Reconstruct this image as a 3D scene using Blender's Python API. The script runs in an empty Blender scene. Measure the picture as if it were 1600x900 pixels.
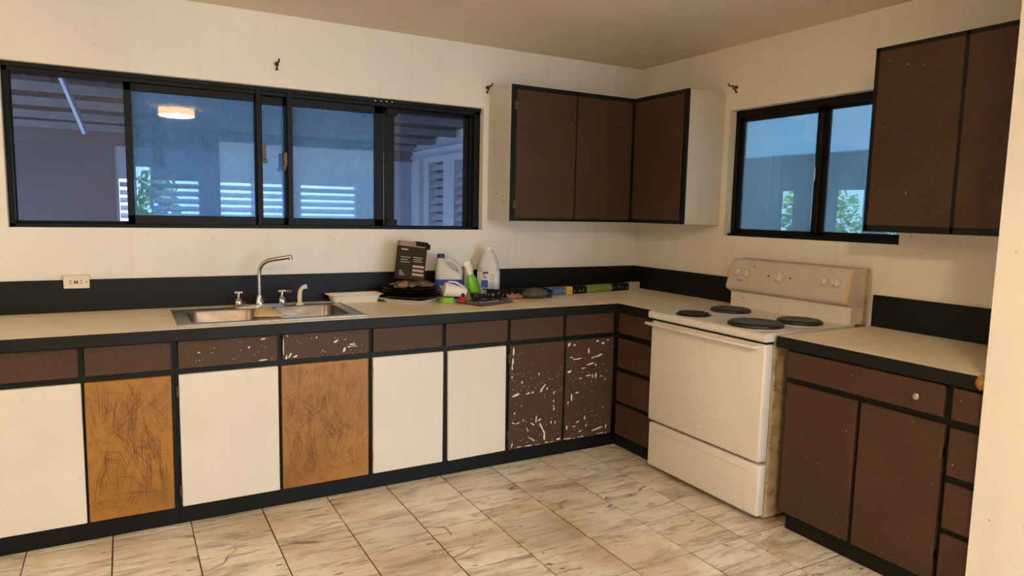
import bpy, bmesh, math, random
from mathutils import Vector, Matrix
random.seed(7)
SC = bpy.context.scene
C = SC.collection
PI = math.pi

# ------------------------------------------------------------------ camera
cd = bpy.data.cameras.new('camera'); cam = bpy.data.objects.new('camera', cd); C.objects.link(cam)
R_ = Vector((0.8716102, -0.48975408, 0.02089492)); U_ = Vector((0.03624737, 0.10690049, 0.99360878)); F_ = Vector((0.48885763, 0.86528217, -0.11092785))
m = Matrix.Identity(4)
for i in range(3):
    m[i][0] = R_[i]; m[i][1] = U_[i]; m[i][2] = -F_[i]; m[i][3] = (-3.3223, -4.0242, 1.4581)[i]
cam.matrix_world = m
cd.sensor_width = 36; cd.lens = 1074.6 / 1600 * 36; cd.clip_start = 0.05
SC.camera = cam

# ------------------------------------------------------------------ sky, exposure
SKY = (0.60, 0.80, 1.0); SKY_STRENGTH = 9.5
LAMP_COL = (1.0, 0.80, 0.53); LAMP_A = 118.0; LAMP_B = 350.0
w = bpy.data.worlds.new('sky'); SC.world = w; w.use_nodes = True
bg = w.node_tree.nodes['Background']; bg.inputs[0].default_value = (*SKY, 1); bg.inputs[1].default_value = SKY_STRENGTH
sd_ = bpy.data.lights.new('sun', 'SUN'); sun = bpy.data.objects.new('sun', sd_); C.objects.link(sun)
sd_.energy = 16.0; sd_.angle = .02; sd_.color = (1.0, .97, .92); sun.rotation_euler = (math.radians(26), 0, math.radians(-8)); sun.location = (0, -9, 9)
SC.view_settings.view_transform = 'Standard'; SC.view_settings.look = 'None'; SC.view_settings.gamma = 1
SC.view_settings.use_curve_mapping = False
SC.view_settings.exposure = -0.47

# ------------------------------------------------------------------ materials
def lin(c):
    return tuple(((v / 255) / 12.92 if v / 255 <= .04045 else ((v / 255 + .055) / 1.055) ** 2.4) for v in c)
class NT:
    def __init__(s, name):
        s.m = bpy.data.materials.new(name); s.m.use_nodes = True; s.t = s.m.node_tree
        s.b = s.t.nodes['Principled BSDF']; s.out = s.t.nodes['Material Output']
    def n(s, typ, **kw):
        nd = s.t.nodes.new(typ)
        for k, v in kw.items():
            if k.startswith('i_'):
                nd.inputs[k[2:].replace('_', ' ')].default_value = v
            else: setattr(nd, k, v)
        return nd
    def l(s, a, b): s.t.links.new(a, b)
    def coord(s, scale=(1, 1, 1), rnd=False, loc=(0, 0, 0), rot=(0, 0, 0)):
        tc = s.n('ShaderNodeTexCoord'); mp = s.n('ShaderNodeMapping')
        mp.inputs['Scale'].default_value = scale; mp.inputs['Location'].default_value = loc; mp.inputs['Rotation'].default_value = rot
        s.l(tc.outputs['Object'], mp.inputs['Vector'])
        if rnd:
            oi = s.n('ShaderNodeObjectInfo'); ml = s.n('ShaderNodeMath', operation='MULTIPLY'); ml.inputs[1].default_value = 57.0
            ad = s.n('ShaderNodeVectorMath', operation='ADD')
            s.l(oi.outputs['Random'], ml.inputs[0]); s.l(mp.outputs[0], ad.inputs[0]); s.l(ml.outputs[0], ad.inputs[1])
            return ad.outputs[0]
        return mp.outputs[0]
    def noise(s, vec, scale, detail=4, rough=.6, dist=0):
        nd = s.n('ShaderNodeTexNoise'); nd.inputs['Scale'].default_value = scale; nd.inputs['Detail'].default_value = detail
        nd.inputs['Roughness'].default_value = rough; nd.inputs['Distortion'].default_value = dist
        s.l(vec, nd.inputs['Vector']); return nd.outputs['Fac']
    def ramp(s, fac, *stops):
        r = s.n('ShaderNodeValToRGB'); e = r.color_ramp.elements
        while len(e) < len(stops): e.new(.5)
        for el, (p, c) in zip(e, stops):
            el.position = p; el.color = (*c, 1) if len(c) == 3 else c
        s.l(fac, r.inputs[0]); return r.outputs[0]
    def mix(s, fac, a, b, mode='MIX'):
        x = s.n('ShaderNodeMix', data_type='RGBA', blend_type=mode)
        for sock, v in ((x.inputs[0], fac), (x.inputs[6], a), (x.inputs[7], b)):
            if isinstance(v, (int, float)): sock.default_value = v
            elif isinstance(v, tuple): sock.default_value = (*v, 1)
            else: s.l(v, sock)
        return x.outputs[2]
    def math(s, op, a, b=0.0):
        x = s.n('ShaderNodeMath', operation=op)
        for sock, v in ((x.inputs[0], a), (x.inputs[1], b)):
            if isinstance(v, (int, float)): sock.default_value = v
            else: s.l(v, sock)
        return x.outputs[0]
    def base(s, v):
        if isinstance(v, tuple): s.b.inputs['Base Color'].default_value = (*v, 1)
        else: s.l(v, s.b.inputs['Base Color'])
        return s
    def set(s, rough=.5, metal=0, spec=None, coat=0):
        s.b.inputs['Roughness'].default_value = rough; s.b.inputs['Metallic'].default_value = metal
        if spec is not None: s.b.inputs['Specular IOR Level'].default_value = spec
        if coat: s.b.inputs['Coat Weight'].default_value = coat
        return s
    def bump(s, h, strength=.2, dist=.002):
        b = s.n('ShaderNodeBump'); b.inputs['Strength'].default_value = strength; b.inputs['Distance'].default_value = dist
        s.l(h, b.inputs['Height']); s.l(b.outputs[0], s.b.inputs['Normal']); return s
BW = lambda v: (v, v, v)
def simple(name, col, rough=.5, metal=0, var=.12, vs=12, spec=None, bump=0, bs=200, emis=None, coat=0):
    s = NT(name); c = lin(col); v = s.coord()
    f = s.ramp(s.noise(v, vs), (.3, BW(1 - var)), (.7, BW(1.0)))
    s.base(s.mix(1.0, c, f, 'MULTIPLY')).set(rough, metal, spec, coat)
    if bump: s.bump(s.noise(v, bs, 3), bump)
    if emis:
        s.b.inputs['Emission Color'].default_value = (*emis[0], 1); s.b.inputs['Emission Strength'].default_value = emis[1]
    return s.m
def wall_mat(name, col, dirt=.5):
    s = NT(name); v = s.coord()
    a = s.ramp(s.noise(v, 1.3, 5), (.3, lin(tuple(x * .95 for x in col))), (.7, lin(col)))
    sp = s.ramp(s.noise(v, 38, 2, .5), (.70, BW(0)), (.72, BW(1)))          # small fly specks and chips
    sp2 = s.ramp(s.noise(v, 3, 3), (.50, BW(0)), (.62, BW(dirt)))
    st = s.ramp(s.noise(s.coord((7, 7, .6)), 2.2, 5, .6), (.55, BW(0)), (.8, BW(.35 * dirt)))
    a = s.mix(s.math('MULTIPLY', sp, sp2), a, lin((120, 96, 70)))
    a = s.mix(st, a, lin((190, 165, 125)))
    s.base(a).set(.62).bump(s.noise(v, 60, 4), .12, .004)
    return s.m
M = {}
M['wall'] = wall_mat('wall_paint', (236, 229, 218))
M['ceil'] = wall_mat('ceiling_paint', (230, 214, 190), .3)
M['cabwhite'] = wall_mat('cabinet_side_paint', (216, 208, 192), .9)
M['black'] = simple('black_trim_paint', (16, 17, 17), .5, spec=.25, var=.3, vs=6, bump=.1, bs=80)
M['frame'] = simple('bronze_aluminium', (15, 15, 14), .5, var=.25, vs=20, spec=.2)
def brown_mat():
    s = NT('brown_laminate'); v = s.coord()
    f = s.noise(v, 260, 2, .7); a = s.ramp(f, (.35, lin((62, 43, 31))), (.65, lin((84, 59, 43))))
    b = s.ramp(s.noise(v, 3.0, 4), (.3, BW(.82)), (.7, BW(1.05)))
    a = s.mix(1.0, a, b, 'MULTIPLY')
    sp = s.ramp(s.noise(v, 55, 1, .4), (.80, BW(0)), (.815, BW(.7)))
    s.base(s.mix(sp, a, lin((170, 150, 125)))).set(.55, spec=.25).bump(f, .15, .001); return s.m
M['brown'] = brown_mat()
def edge_mat():
    return simple('worn_brown_edge', (104, 84, 66), .6, var=.35, vs=60)
M['brown_edge'] = edge_mat()
def chip_mat(name, thr, bias):
    s = NT(name); v = s.coord(rnd=True)
    f = s.noise(v, 260, 2, .7); a = s.ramp(f, (.35, lin((64, 46, 34))), (.65, lin((84, 60, 45))))
    tc = s.n('ShaderNodeTexCoord'); sx = s.n('ShaderNodeSeparateXYZ'); s.l(tc.outputs['Object'], sx.inputs[0])
    # flakes: small thresholded noise gated by larger clumps, denser to the lower edge
    n1 = s.noise(s.coord((1, 1, 1), True), 46, 3, .55, .4)
    n2 = s.noise(s.coord((.5, 1, 2.6), True), 30, 3, .6, 1.0)
    g = s.noise(s.coord((1, 1, 1), True, (3, 1, 7)), 6.5, 2, .5)
    low = s.math('MULTIPLY', s.math('SUBTRACT', .32, sx.outputs[2]), bias)
    gg = s.math('ADD', s.math('MULTIPLY', g, .45), low)
    val = s.math('ADD', s.math('MAXIMUM', n1, n2), gg)
    mk = s.ramp(val, (thr, BW(0)), (thr + .012, BW(1)))
    s.base(s.mix(mk, a, lin((232, 222, 208)))).set(.55, spec=.25).bump(mk, -.4, .001); return s.m
M['chip'] = chip_mat('chipped_brown_paint', 1.03, .10)
M['chip2'] = chip_mat('flaked_brown_paint', .985, .0)
M['door_white'] = wall_mat('white_door_board', (224, 215, 202), .25)
def wood_mat():
    s = NT('swirled_wood_stain'); v = s.coord(rnd=True)
    nz = s.n('ShaderNodeTexNoise'); nz.inputs['Scale'].default_value = 5; nz.inputs['Detail'].default_value = 2; s.l(v, nz.inputs['Vector'])
    dv = s.n('ShaderNodeVectorMath', operation='MULTIPLY_ADD'); s.l(nz.outputs['Color'], dv.inputs[0]); dv.inputs[1].default_value = (.14, .14, .14); s.l(v, dv.inputs[2])
    streaks = []
    for scale, off in ((5.5, 0.0), (8.5, 3.3)):
        vo = s.n('ShaderNodeTexVoronoi'); vo.inputs['Scale'].default_value = scale; mp = s.n('ShaderNodeVectorMath', operation='ADD')
        s.l(dv.outputs[0], mp.inputs[0]); mp.inputs[1].default_value = (off, off, off); s.l(mp.outputs[0], vo.inputs['Vector'])
        sub = s.n('ShaderNodeVectorMath', operation='SUBTRACT'); s.l(mp.outputs[0], sub.inputs[0]); s.l(vo.outputs['Position'], sub.inputs[1])
        sx = s.n('ShaderNodeSeparateXYZ'); s.l(vo.outputs['Color'], sx.inputs[0])
        rt = s.n('ShaderNodeVectorRotate', rotation_type='AXIS_ANGLE'); rt.inputs['Axis'].default_value = (0, 1, 0)
        s.l(mp.outputs[0], rt.inputs['Vector']); s.l(vo.outputs['Position'], rt.inputs['Center']); s.l(s.math('MULTIPLY', s.math('SUBTRACT', sx.outputs[0], .5), 2.2), rt.inputs['Angle'])
        m2 = s.n('ShaderNodeMapping'); m2.inputs['Scale'].default_value = (1, 1, .13); s.l(rt.outputs[0], m2.inputs['Vector'])
        streaks.append(s.noise(m2.outputs[0], 62, 3, .6, .2))
    d = s.noise(v, 3.0, 3, .5)
    a = s.ramp(d, (.3, lin((142, 94, 30))), (.7, lin((168, 116, 44))))
    k = s.ramp(streaks[0], (.30, BW(.80)), (.45, BW(.98)), (.65, BW(1.05)))
    k2 = s.ramp(streaks[1], (.30, BW(.84)), (.50, BW(1.0)))
    a = s.mix(1.0, s.mix(1.0, a, k, 'MULTIPLY'), k2, 'MULTIPLY')
    s.base(a).set(.42).bump(streaks[0], .25, .002); return s.m
M['wood'] = wood_mat()
M['groove'] = simple('dark_stain_groove', (112, 68, 22), .5, var=.4, vs=40)
M['chipwhite'] = simple('bare_white_primer', (236, 226, 212), .6, var=.05)
def counter_mat():
    s = NT('beige_laminate'); v = s.coord((1, 6, 1))
    a = s.ramp(s.noise(v, 5, 6, .65), (.3, lin((226, 208, 178))), (.7, lin((240, 228, 204))))
    sp = s.ramp(s.noise(s.coord(), 90, 3), (.66, BW(0)), (.75, BW(.35)))
    yel = s.ramp(s.noise(s.coord(), 2.3, 3), (.5, BW(0)), (.7, BW(.4)))
    a = s.mix(yel, a, lin((224, 188, 128)))
    s.base(s.mix(sp, a, lin((168, 140, 100)))).set(.38); return s.m
M['counter'] = counter_mat()
def marble(name, rnd):
    s = NT(name); v = s.coord(rnd=rnd)
    oi = s.n('ShaderNodeObjectInfo'); R = oi.outputs['Random']
    big = s.noise(v, 3.0, 4, .6)
    a = s.ramp(big, (.3, lin((228, 212, 188))), (.55, lin((240, 231, 216))), (.75, lin((220, 194, 156))))
    # soft smoky streaks running on the diagonal, different on every tile
    v2 = s.coord((1, 3.6, 1), rnd, rot=(0, 0, .75))
    sm = s.ramp(s.noise(v2, 3.4, 5, .62, .5), (.50, BW(0)), (.70, BW(.8)))
    a = s.mix(sm, a, lin((146, 130, 114)))
    sm2 = s.ramp(s.noise(s.coord((1, 7, 1), rnd, (4, 1, 0), rot=(0, 0, .6)), 5, 4, .6), (.56, BW(0)), (.66, BW(.5)))
    a = s.mix(sm2, a, lin((116, 98, 80)))
    # few long cracks
    wv = s.noise(s.coord((1, 2.6, 1), rnd, (5, 2, 0), (0, 0, .9)), 1.2, 1.5, .4, .15)
    cr = s.ramp(s.math('ABSOLUTE', s.math('SUBTRACT', wv, .5)), (.0, BW(.9)), (.0065, BW(0)))
    gate = s.ramp(s.noise(s.coord((1, 1, 1), rnd, (9, 0, 0)), 3.0, 2), (.52, BW(0)), (.56, BW(1)))
    a = s.mix(s.math('MULTIPLY', cr, gate), a, lin((92, 70, 50)))
    # short dark dashes in clusters
    fl = s.ramp(s.noise(s.coord((1, 3.4, 1), rnd, (2, 8, 0), (0, 0, .85)), 20, 1.5, .5), (.675, BW(0)), (.70, BW(.9)))
    g2 = s.ramp(s.noise(s.coord((1, 1, 1), rnd, (1, 6, 0)), 4, 1), (.53, BW(0)), (.58, BW(1)))
    a = s.mix(s.math('MULTIPLY', fl, g2), a, lin((78, 64, 52)))
    tc = s.n('ShaderNodeNewGeometry')
    dirt = s.n('ShaderNodeTexNoise'); dirt.inputs['Scale'].default_value = 1.7; dirt.inputs['Detail'].default_value = 4
    s.l(tc.outputs['Position'], dirt.inputs['Vector'])
    dm = s.ramp(dirt.outputs['Fac'], (.46, BW(0)), (.70, BW(.5)))
    a = s.mix(dm, a, lin((176, 136, 88)))
    a = s.mix(1.0, a, s.ramp(R, (0, BW(.86)), (1, BW(1.0))), 'MULTIPLY')
    s.base(a).set(.34, spec=.4); return s.m
M['tile'] = marble('marble_tile', True)
M['floor'] = marble('marble_far_floor', False)
M['grout'] = simple('brown_grout', (92, 60, 34), .9, var=.3, vs=30)
M['enamel'] = wall_mat('stove_enamel', (230, 222, 212), .8)
M['enamel'].node_tree.nodes['Principled BSDF'].inputs['Roughness'].default_value = .28
def grime():
    s = NT('grimy_steel_side'); v = s.coord()
    a = s.ramp(s.noise(v, 16, 6, .7), (.32, lin((136, 112, 78))), (.5, lin((190, 170, 134))), (.75, lin((206, 190, 160))))
    s.base(a).set(.6).bump(s.noise(v, 60), .3); return s.m
M['grime'] = grime()
M['yellowed'] = simple('yellowed_plastic', (216, 186, 128), .4)
M['panel'] = wall_mat('stove_panel', (206, 196, 184), .9)
M['burner'] = simple('burner_cover', (26, 25, 20), .42, .0, var=.3, vs=30, bump=.1)
M['dark'] = simple('dark_void', (12, 11, 10), .8)
M['steel'] = NT('brushed_steel').base(lin((176, 168, 158))).set(.32, 1.0).m
_s = NT('brushed_steel_basin'); _v = _s.coord((1, 40, 1)); _s.base(_s.ramp(_s.noise(_v, 9, 4), (.3, lin((112, 102, 94))), (.7, lin((158, 146, 136))))).set(.38, 1.0); M['basin'] = _s.m
M['chrome'] = simple('worn_chrome', (196, 190, 182), .2, 1.0, var=.15)
M['ivory'] = simple('ivory_plastic', (226, 214, 186), .4, var=.06)
M['white'] = simple('white_plastic', (232, 228, 220), .4, var=.05)
M['foam'] = simple('white_foam', (236, 226, 212), .7, var=.05)
M['blackp'] = simple('black_plastic', (22, 21, 23), .22, var=.3)
M['slot'] = simple('dark_slot', (50, 30, 18), .7)
M['brass'] = simple('tarnished_brass', (96, 66, 38), .5, .6, var=.4, vs=80)
M['hinge'] = simple('dull_hinge_metal', (104, 86, 64), .5, .7, var=.4, vs=60)
M['carton'] = simple('dark_carton', (54, 44, 33), .7, var=.2, spec=.15)
M['print'] = simple('pale_print', (208, 190, 168), .6)
M['printred'] = simple('red_brown_print', (140, 78, 62), .6)
M['copper'] = simple('copper_print', (158, 112, 82), .5, var=.4, vs=30)
M['navy'] = simple('navy_plastic', (28, 38, 84), .4)
M['blue'] = simple('blue_label', (34, 84, 172), .4, var=.3, vs=30)
M['lime'] = simple('lime_plastic', (150, 200, 62), .35)
M['green'] = simple('green_liquid', (112, 192, 20), .25, var=.2, vs=30)
M['olive'] = simple('olive_print', (120, 124, 56), .4, var=.5, vs=50)
M['red'] = simple('red_plastic', (186, 44, 40), .35)
M['yellow'] = simple('yellow_print', (226, 176, 60), .4, var=.1)
M['greenbox'] = simple('green_carton', (132, 152, 66), .4, var=.4, vs=60)
M['bluebox'] = simple('blue_grey_carton', (92, 118, 150), .4, var=.5, vs=30)
M['blackbox'] = simple('black_carton', (24, 20, 19), .7, var=.3, vs=40, spec=.15)
M['cream'] = simple('cream_carton', (206, 190, 168), .5)
M['cloth'] = simple('grey_green_cloth', (84, 86, 70), .9, var=.35, vs=40, bump=.4, bs=120)
M['sponge'] = simple('beige_cloth', (214, 184, 132), .9, var=.2, vs=50, bump=.4, bs=150)
M['pink'] = simple('pink_print', (176, 120, 112), .5, var=.4, vs=40)
M['umber'] = simple('brown_wood', (128, 76, 42), .5, var=.3, vs=60)
M['foamchip'] = simple('exposed_yellow_filler', (168, 122, 60), .9, var=.5, vs=90, bump=.6, bs=90)
def crumple():
    s = NT('patterned_wrapper'); v = s.coord()
    vo = s.n('ShaderNodeTexVoronoi'); vo.inputs['Scale'].default_value = 70; s.l(v, vo.inputs['Vector'])
    a = s.ramp(vo.outputs['Distance'], (.1, lin((60, 40, 24))), (.3, lin((150, 118, 84))), (.6, lin((198, 172, 136))))
    s.base(s.mix(s.ramp(s.noise(v, 20), (.45, BW(0)), (.6, BW(.7))), a, lin((92, 62, 40)))).set(.4); return s.m
M['wrapper'] = crumple()
def translucent(name, col, alpha, rough=.25):
    s = NT(name); tr = s.n('ShaderNodeBsdfTransparent'); tr.inputs[0].default_value = (*lin(col), 1)
    mx = s.n('ShaderNodeMixShader'); mx.inputs[0].default_value = alpha
    s.base(lin(col)).set(rough); s.l(tr.outputs[0], mx.inputs[1]); s.l(s.b.outputs[0], mx.inputs[2]); s.l(mx.outputs[0], s.out.inputs[0]); return s.m
M['milky'] = simple('milky_plastic', (206, 206, 200), .4, var=.12, vs=8)
M['smoky'] = translucent('smoky_plastic', (96, 86, 78), .8, .08)
M['glasscup'] = translucent('clear_plastic', (220, 214, 204), .25, .08)
M['lamp'] = None
def lamp_mat(name, st, col=None):
    s = NT(name); s.base((.8, .7, .5)); s.b.inputs['Emission Color'].default_value = (*(col or LAMP_COL), 1); s.b.inputs['Emission Strength'].default_value = st; return s.m
def glass_mat(name, tint, haze, dcol, rough=.02, refl=1.0):
    s = NT(name); t = s.t
    tr = s.n('ShaderNodeBsdfTransparent'); tr.inputs[0].default_value = (*tint, 1)
    gl = s.n('ShaderNodeBsdfGlossy'); gl.inputs['Roughness'].default_value = rough; gl.inputs['Color'].default_value = (refl, refl, refl, 1)
    fr = s.n('ShaderNodeFresnel'); fr.inputs['IOR'].default_value = 1.45
    m1 = s.n('ShaderNodeMixShader'); s.l(fr.outputs[0], m1.inputs[0]); s.l(tr.outputs[0], m1.inputs[1]); s.l(gl.outputs[0], m1.inputs[2])
    df = s.n('ShaderNodeBsdfTranslucent'); df.inputs[0].default_value = (*dcol, 1)
    d2 = s.n('ShaderNodeBsdfDiffuse'); d2.inputs[0].default_value = (*tuple(x * .5 for x in dcol), 1)
    ms = s.n('ShaderNodeMixShader'); ms.inputs[0].default_value = .35; s.l(df.outputs[0], ms.inputs[1]); s.l(d2.outputs[0], ms.inputs[2])
    v = s.coord(); n1 = s.noise(v, 75, 5, .8); n2 = s.noise(s.coord((1, 1, .5)), 3, 3)
    f = s.math('MULTIPLY', s.math('ADD', s.ramp(n1, (.3, BW(.4)), (.75, BW(1.2))), s.ramp(n2, (.3, BW(0)), (.7, BW(.5)))), haze)
    m2 = s.n('ShaderNodeMixShader'); s.l(f, m2.inputs[0]); s.l(m1.outputs[0], m2.inputs[1]); s.l(ms.outputs[0], m2.inputs[2])
    s.l(m2.outputs[0], s.out.inputs[0]); t.nodes.remove(s.b); return s.m
M['glass_clear'] = glass_mat('dark_clear_glass', (.68, .70, .78), .03, (.5, .6, .8))
M['glass_hazy'] = glass_mat('hazy_screened_glass', (.46, .58, .72), .34, (.30, .64, 1.0))  # reflected daylight put into the blue, on top of the screen haze
M['glass_right'] = glass_mat('blue_hazed_glass', (.30, .37, .39), .10, (.6, .85, 1.0))  # pane mixed with a pale blue haze
# outdoor
M['roof'] = simple('old_corrugated_roof', (52, 44, 44), .7, var=.5, vs=5)
M['purlin'] = simple('grey_purlin_steel', (150, 156, 170), .5, var=.3, vs=9)
M['gray_wall'] = simple('grey_rendered_wall', (102, 100, 114), .8, var=.15, vs=3, bump=.2)
M['gray_beam'] = simple('dark_concrete_beam', (112, 108, 116), .8, var=.25, vs=5)
M['pale_wall'] = simple('pale_blue_painted_wall', (176, 196, 222), .7, var=.1, vs=4)
M['shutter'] = simple('white_shutter_paint', (216, 226, 238), .5, var=.1, vs=9)
M['patio'] = simple('patio_concrete', (186, 184, 180), .8, var=.2, vs=4)
M['reflected_frame'] = simple('reflected_frame_brown', (84, 64, 46), .6, var=.2, vs=8)  # tone of a door frame reflected in the long window
def leafmat(n, a, b):
    s = NT(n); oi = s.coord(); s.base(s.ramp(s.noise(oi, 9, 2), (.3, lin(a)), (.7, lin(b)))).set(.5)
    return s.m
M['leaf'] = leafmat('green_leaf', (70, 120, 40), (170, 200, 90))
M['bark'] = simple('bark', (90, 74, 56), .9)

# ------------------------------------------------------------------ mesh helpers
def bx(bm, x0, x1, y0, y1, z0, z1, bev=0, seg=1):
    x0, x1 = sorted((x0, x1)); y0, y1 = sorted((y0, y1)); z0, z1 = sorted((z0, z1))
    mt = Matrix.Translation(((x0 + x1) / 2, (y0 + y1) / 2, (z0 + z1) / 2)) @ Matrix.Diagonal((x1 - x0, y1 - y0, z1 - z0, 1))
    r = bmesh.ops.create_cube(bm, size=1, matrix=mt)
    if bev:
        es = list({e for v in r['verts'] for e in v.link_edges})
        bmesh.ops.bevel(bm, geom=es, offset=bev, segments=seg, affect='EDGES', profile=.5)
    return bm
def box(*a, **k): return bx(bmesh.new(), *a, **k)
def lathe(bm, prof, n=24, c=(0, 0, 0), rot=None, caps=True, sx=1, sy=1):
    rings = []
    R = rot or Matrix.Identity(3)
    for r, z in prof:
        rings.append([bm.verts.new(Vector(c) + R @ Vector((r * sx * math.cos(2 * PI * i / n), r * sy * math.sin(2 * PI * i / n), z))) for i in range(n)])
    for a, b in zip(rings, rings[1:]):
        for i in range(n): bm.faces.new((a[i], a[(i + 1) % n], b[(i + 1) % n], b[i]))
    if caps:
        bm.faces.new(rings[0][::-1]); bm.faces.new(rings[-1])
    return bm
def tube(bm, pts, r, n=10):
    pts = [Vector(p) for p in pts]; rs = r if isinstance(r, (list, tuple)) else [r] * len(pts)
    rings = []; up = None
    for i, p in enumerate(pts):
        t = (pts[min(i + 1, len(pts) - 1)] - pts[max(i - 1, 0)]).normalized()
        if up is None:
            up = Vector((0, 0, 1)) if abs(t.z) < .9 else Vector((0, 1, 0))
        a = t.cross(up).normalized(); up = a.cross(t).normalized()
        rings.append([bm.verts.new(p + rs[i] * (math.cos(2 * PI * k / n) * a + math.sin(2 * PI * k / n) * up)) for k in range(n)])
    for a, b in zip(rings, rings[1:]):
        for i in range(n): bm.faces.new((a[i], a[(i + 1) % n], b[(i + 1) % n], b[i]))
    bm.faces.new(rings[0][::-1]); bm.faces.new(rings[-1])
    return bm
def prism(bm, poly, axis, a, b):
    """extrude a 2D polygon along axis: x->(y,z) y->(x,z) z->(x,y)"""
    def P(p, t):
        return {'x': (t, p[0], p[1]), 'y': (p[0], t, p[1]), 'z': (p[0], p[1], t)}[axis]
    A = [bm.verts.new(P(p, a)) for p in poly]; B = [bm.verts.new(P(p, b)) for p in poly]
    n = len(poly); bm.faces.new(A); bm.faces.new(B[::-1])
    for i in range(n): bm.faces.new((A[i], B[i], B[(i + 1) % n], A[(i + 1) % n]))
    return bm
def rrect(cx, cy, hx, hy, r, n=6):
    out = []
    for k, (sx, sy) in enumerate(((1, 1), (-1, 1), (-1, -1), (1, -1))):
        for i in range(n + 1):
            a = PI / 2 * k + PI / 2 * i / n
            out.append((cx + sx * (hx - r) + r * math.cos(a), cy + sy * (hy - r) + r * math.sin(a)))
    return out
def loft(bm, loops, cap0=True, cap1=True):
    rings = [[bm.verts.new(p) for p in L] for L in loops]; n = len(rings[0])
    for a, b in zip(rings, rings[1:]):
        for i in range(n): bm.faces.new((a[i], a[(i + 1) % n], b[(i + 1) % n], b[i]))
    if cap0: bm.faces.new(rings[0][::-1])
    if cap1: bm.faces.new(rings[-1])
    return bm
def rloop(cx, cy, hx, hy, r, z, n=6): return [(x, y, z) for x, y in rrect(cx, cy, hx, hy, r, n)]

def obj(name, bm, mat, parent=None, loc=None, smooth=False, label=None, rot=None):
    """links bm (world coordinates) as one mesh object; origin at the parent's base or at loc"""
    bmesh.ops.recalc_face_normals(bm, faces=bm.faces[:])
    base = Vector(loc) if loc else Vector((0, 0, 0))
    if parent is not None:
        base = Vector(parent.get('_w', (0, 0, 0)))
    bmesh.ops.translate(bm, verts=bm.verts[:], vec=-base)
    me = bpy.data.meshes.new(name); bm.to_mesh(me); bm.free()
    me.materials.append(mat)
    if smooth:
        me.shade_auto_smooth(use_auto_smooth=True, angle=math.radians(40)) if hasattr(me, 'shade_auto_smooth') else None
        for p in me.polygons: p.use_smooth = True
        if smooth != 'all':
            bmm = bmesh.new(); bmm.from_mesh(me)
            for e in bmm.edges:
                if len(e.link_faces) == 2 and e.calc_face_angle(0) > math.radians(38): e.smooth = False
            bmm.to_mesh(me); bmm.free()
    o = bpy.data.objects.new(name, me); C.objects.link(o)
    if parent is not None: o.parent = parent
    else: o.location = base
    o['_w'] = tuple(base)
    if label: o['label'] = label
    return o
def thing(name, label, cat, loc, group=None):
    o = bpy.data.objects.new(name, None); C.objects.link(o); o.location = loc; o.empty_display_size = .05
    o['_w'] = tuple(loc); o['label'] = label; o['category'] = cat
    if group: o['group'] = group
    return o
def tag(o, label, cat, group=None):
    o['label'] = label; o['category'] = cat
    if group: o['group'] = group
    return o
def struct(name, bm, mat, label=None, parent=None, smooth=False):
    o = obj(name, bm, mat, parent, smooth=smooth)
    if parent is None: o['kind'] = 'structure'
    if label: o['label'] = label
    return o

# ------------------------------------------------------------------ room shell
H = 2.497
WT = .15
b = bmesh.new()                                    # back wall round the long window
bx(b, -6.35, -3.80, 0, WT, 0, H); bx(b, -1.283, 0, 0, WT, 0, H)
bx(b, -3.80, -1.283, 0, WT, 0, 1.333); bx(b, -3.80, -1.283, 0, WT, 2.11, H)
struct('wall_back', b, M['wall'], 'cream plaster wall behind the sink with the long window')
b = bmesh.new()
bx(b, 0, WT, -.864, WT, 0, H); bx(b, 0, WT, -2.80, -2.003, 0, H)
bx(b, 0, WT, -2.003, -.864, 0, 1.333); bx(b, 0, WT, -2.003, -.864, 2.11, H)
struct('wall_right', b, M['wall'], 'cream plaster wall behind the stove with the smaller window')
struct('wall_right_near', box(-.745, WT, -3.02, -2.80, 0, H), M['wall'], 'plain cream wall end at the right edge, nearest the camera')
struct('wall_left', box(-6.35, -6.2, -6.5, 0, 0, H), M['wall'])
b = bmesh.new()                                    # wall behind the camera, with the wide daylit opening
bx(b, -6.35, -2.1, -6.65, -6.5, 0, H); bx(b, 1.1, 1.75, -6.65, -6.5, 0, H); bx(b, -2.1, 1.1, -6.65, -6.5, 2.36, H)
struct('wall_front', b, M['wall'])
struct('wall_right_far', bx(box(1.6, 1.75, -6.5, -2.85, 0, H), WT, 1.6, -3.0, -2.85, 0, H), M['wall'])
struct('ceiling', bx(box(-6.35, WT, -6.65, WT, H, H + .12), WT, 1.75, -6.65, -2.85, H, H + .12), M['ceil'], 'plain painted ceiling')
fl = struct('floor', bx(box(-6.35, WT, -6.65, WT, -.12, -.0035), WT, 1.75, -6.65, -2.85, -.12, -.0035), M['grout'], 'floor of square veined marble tiles with brown joints')
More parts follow.
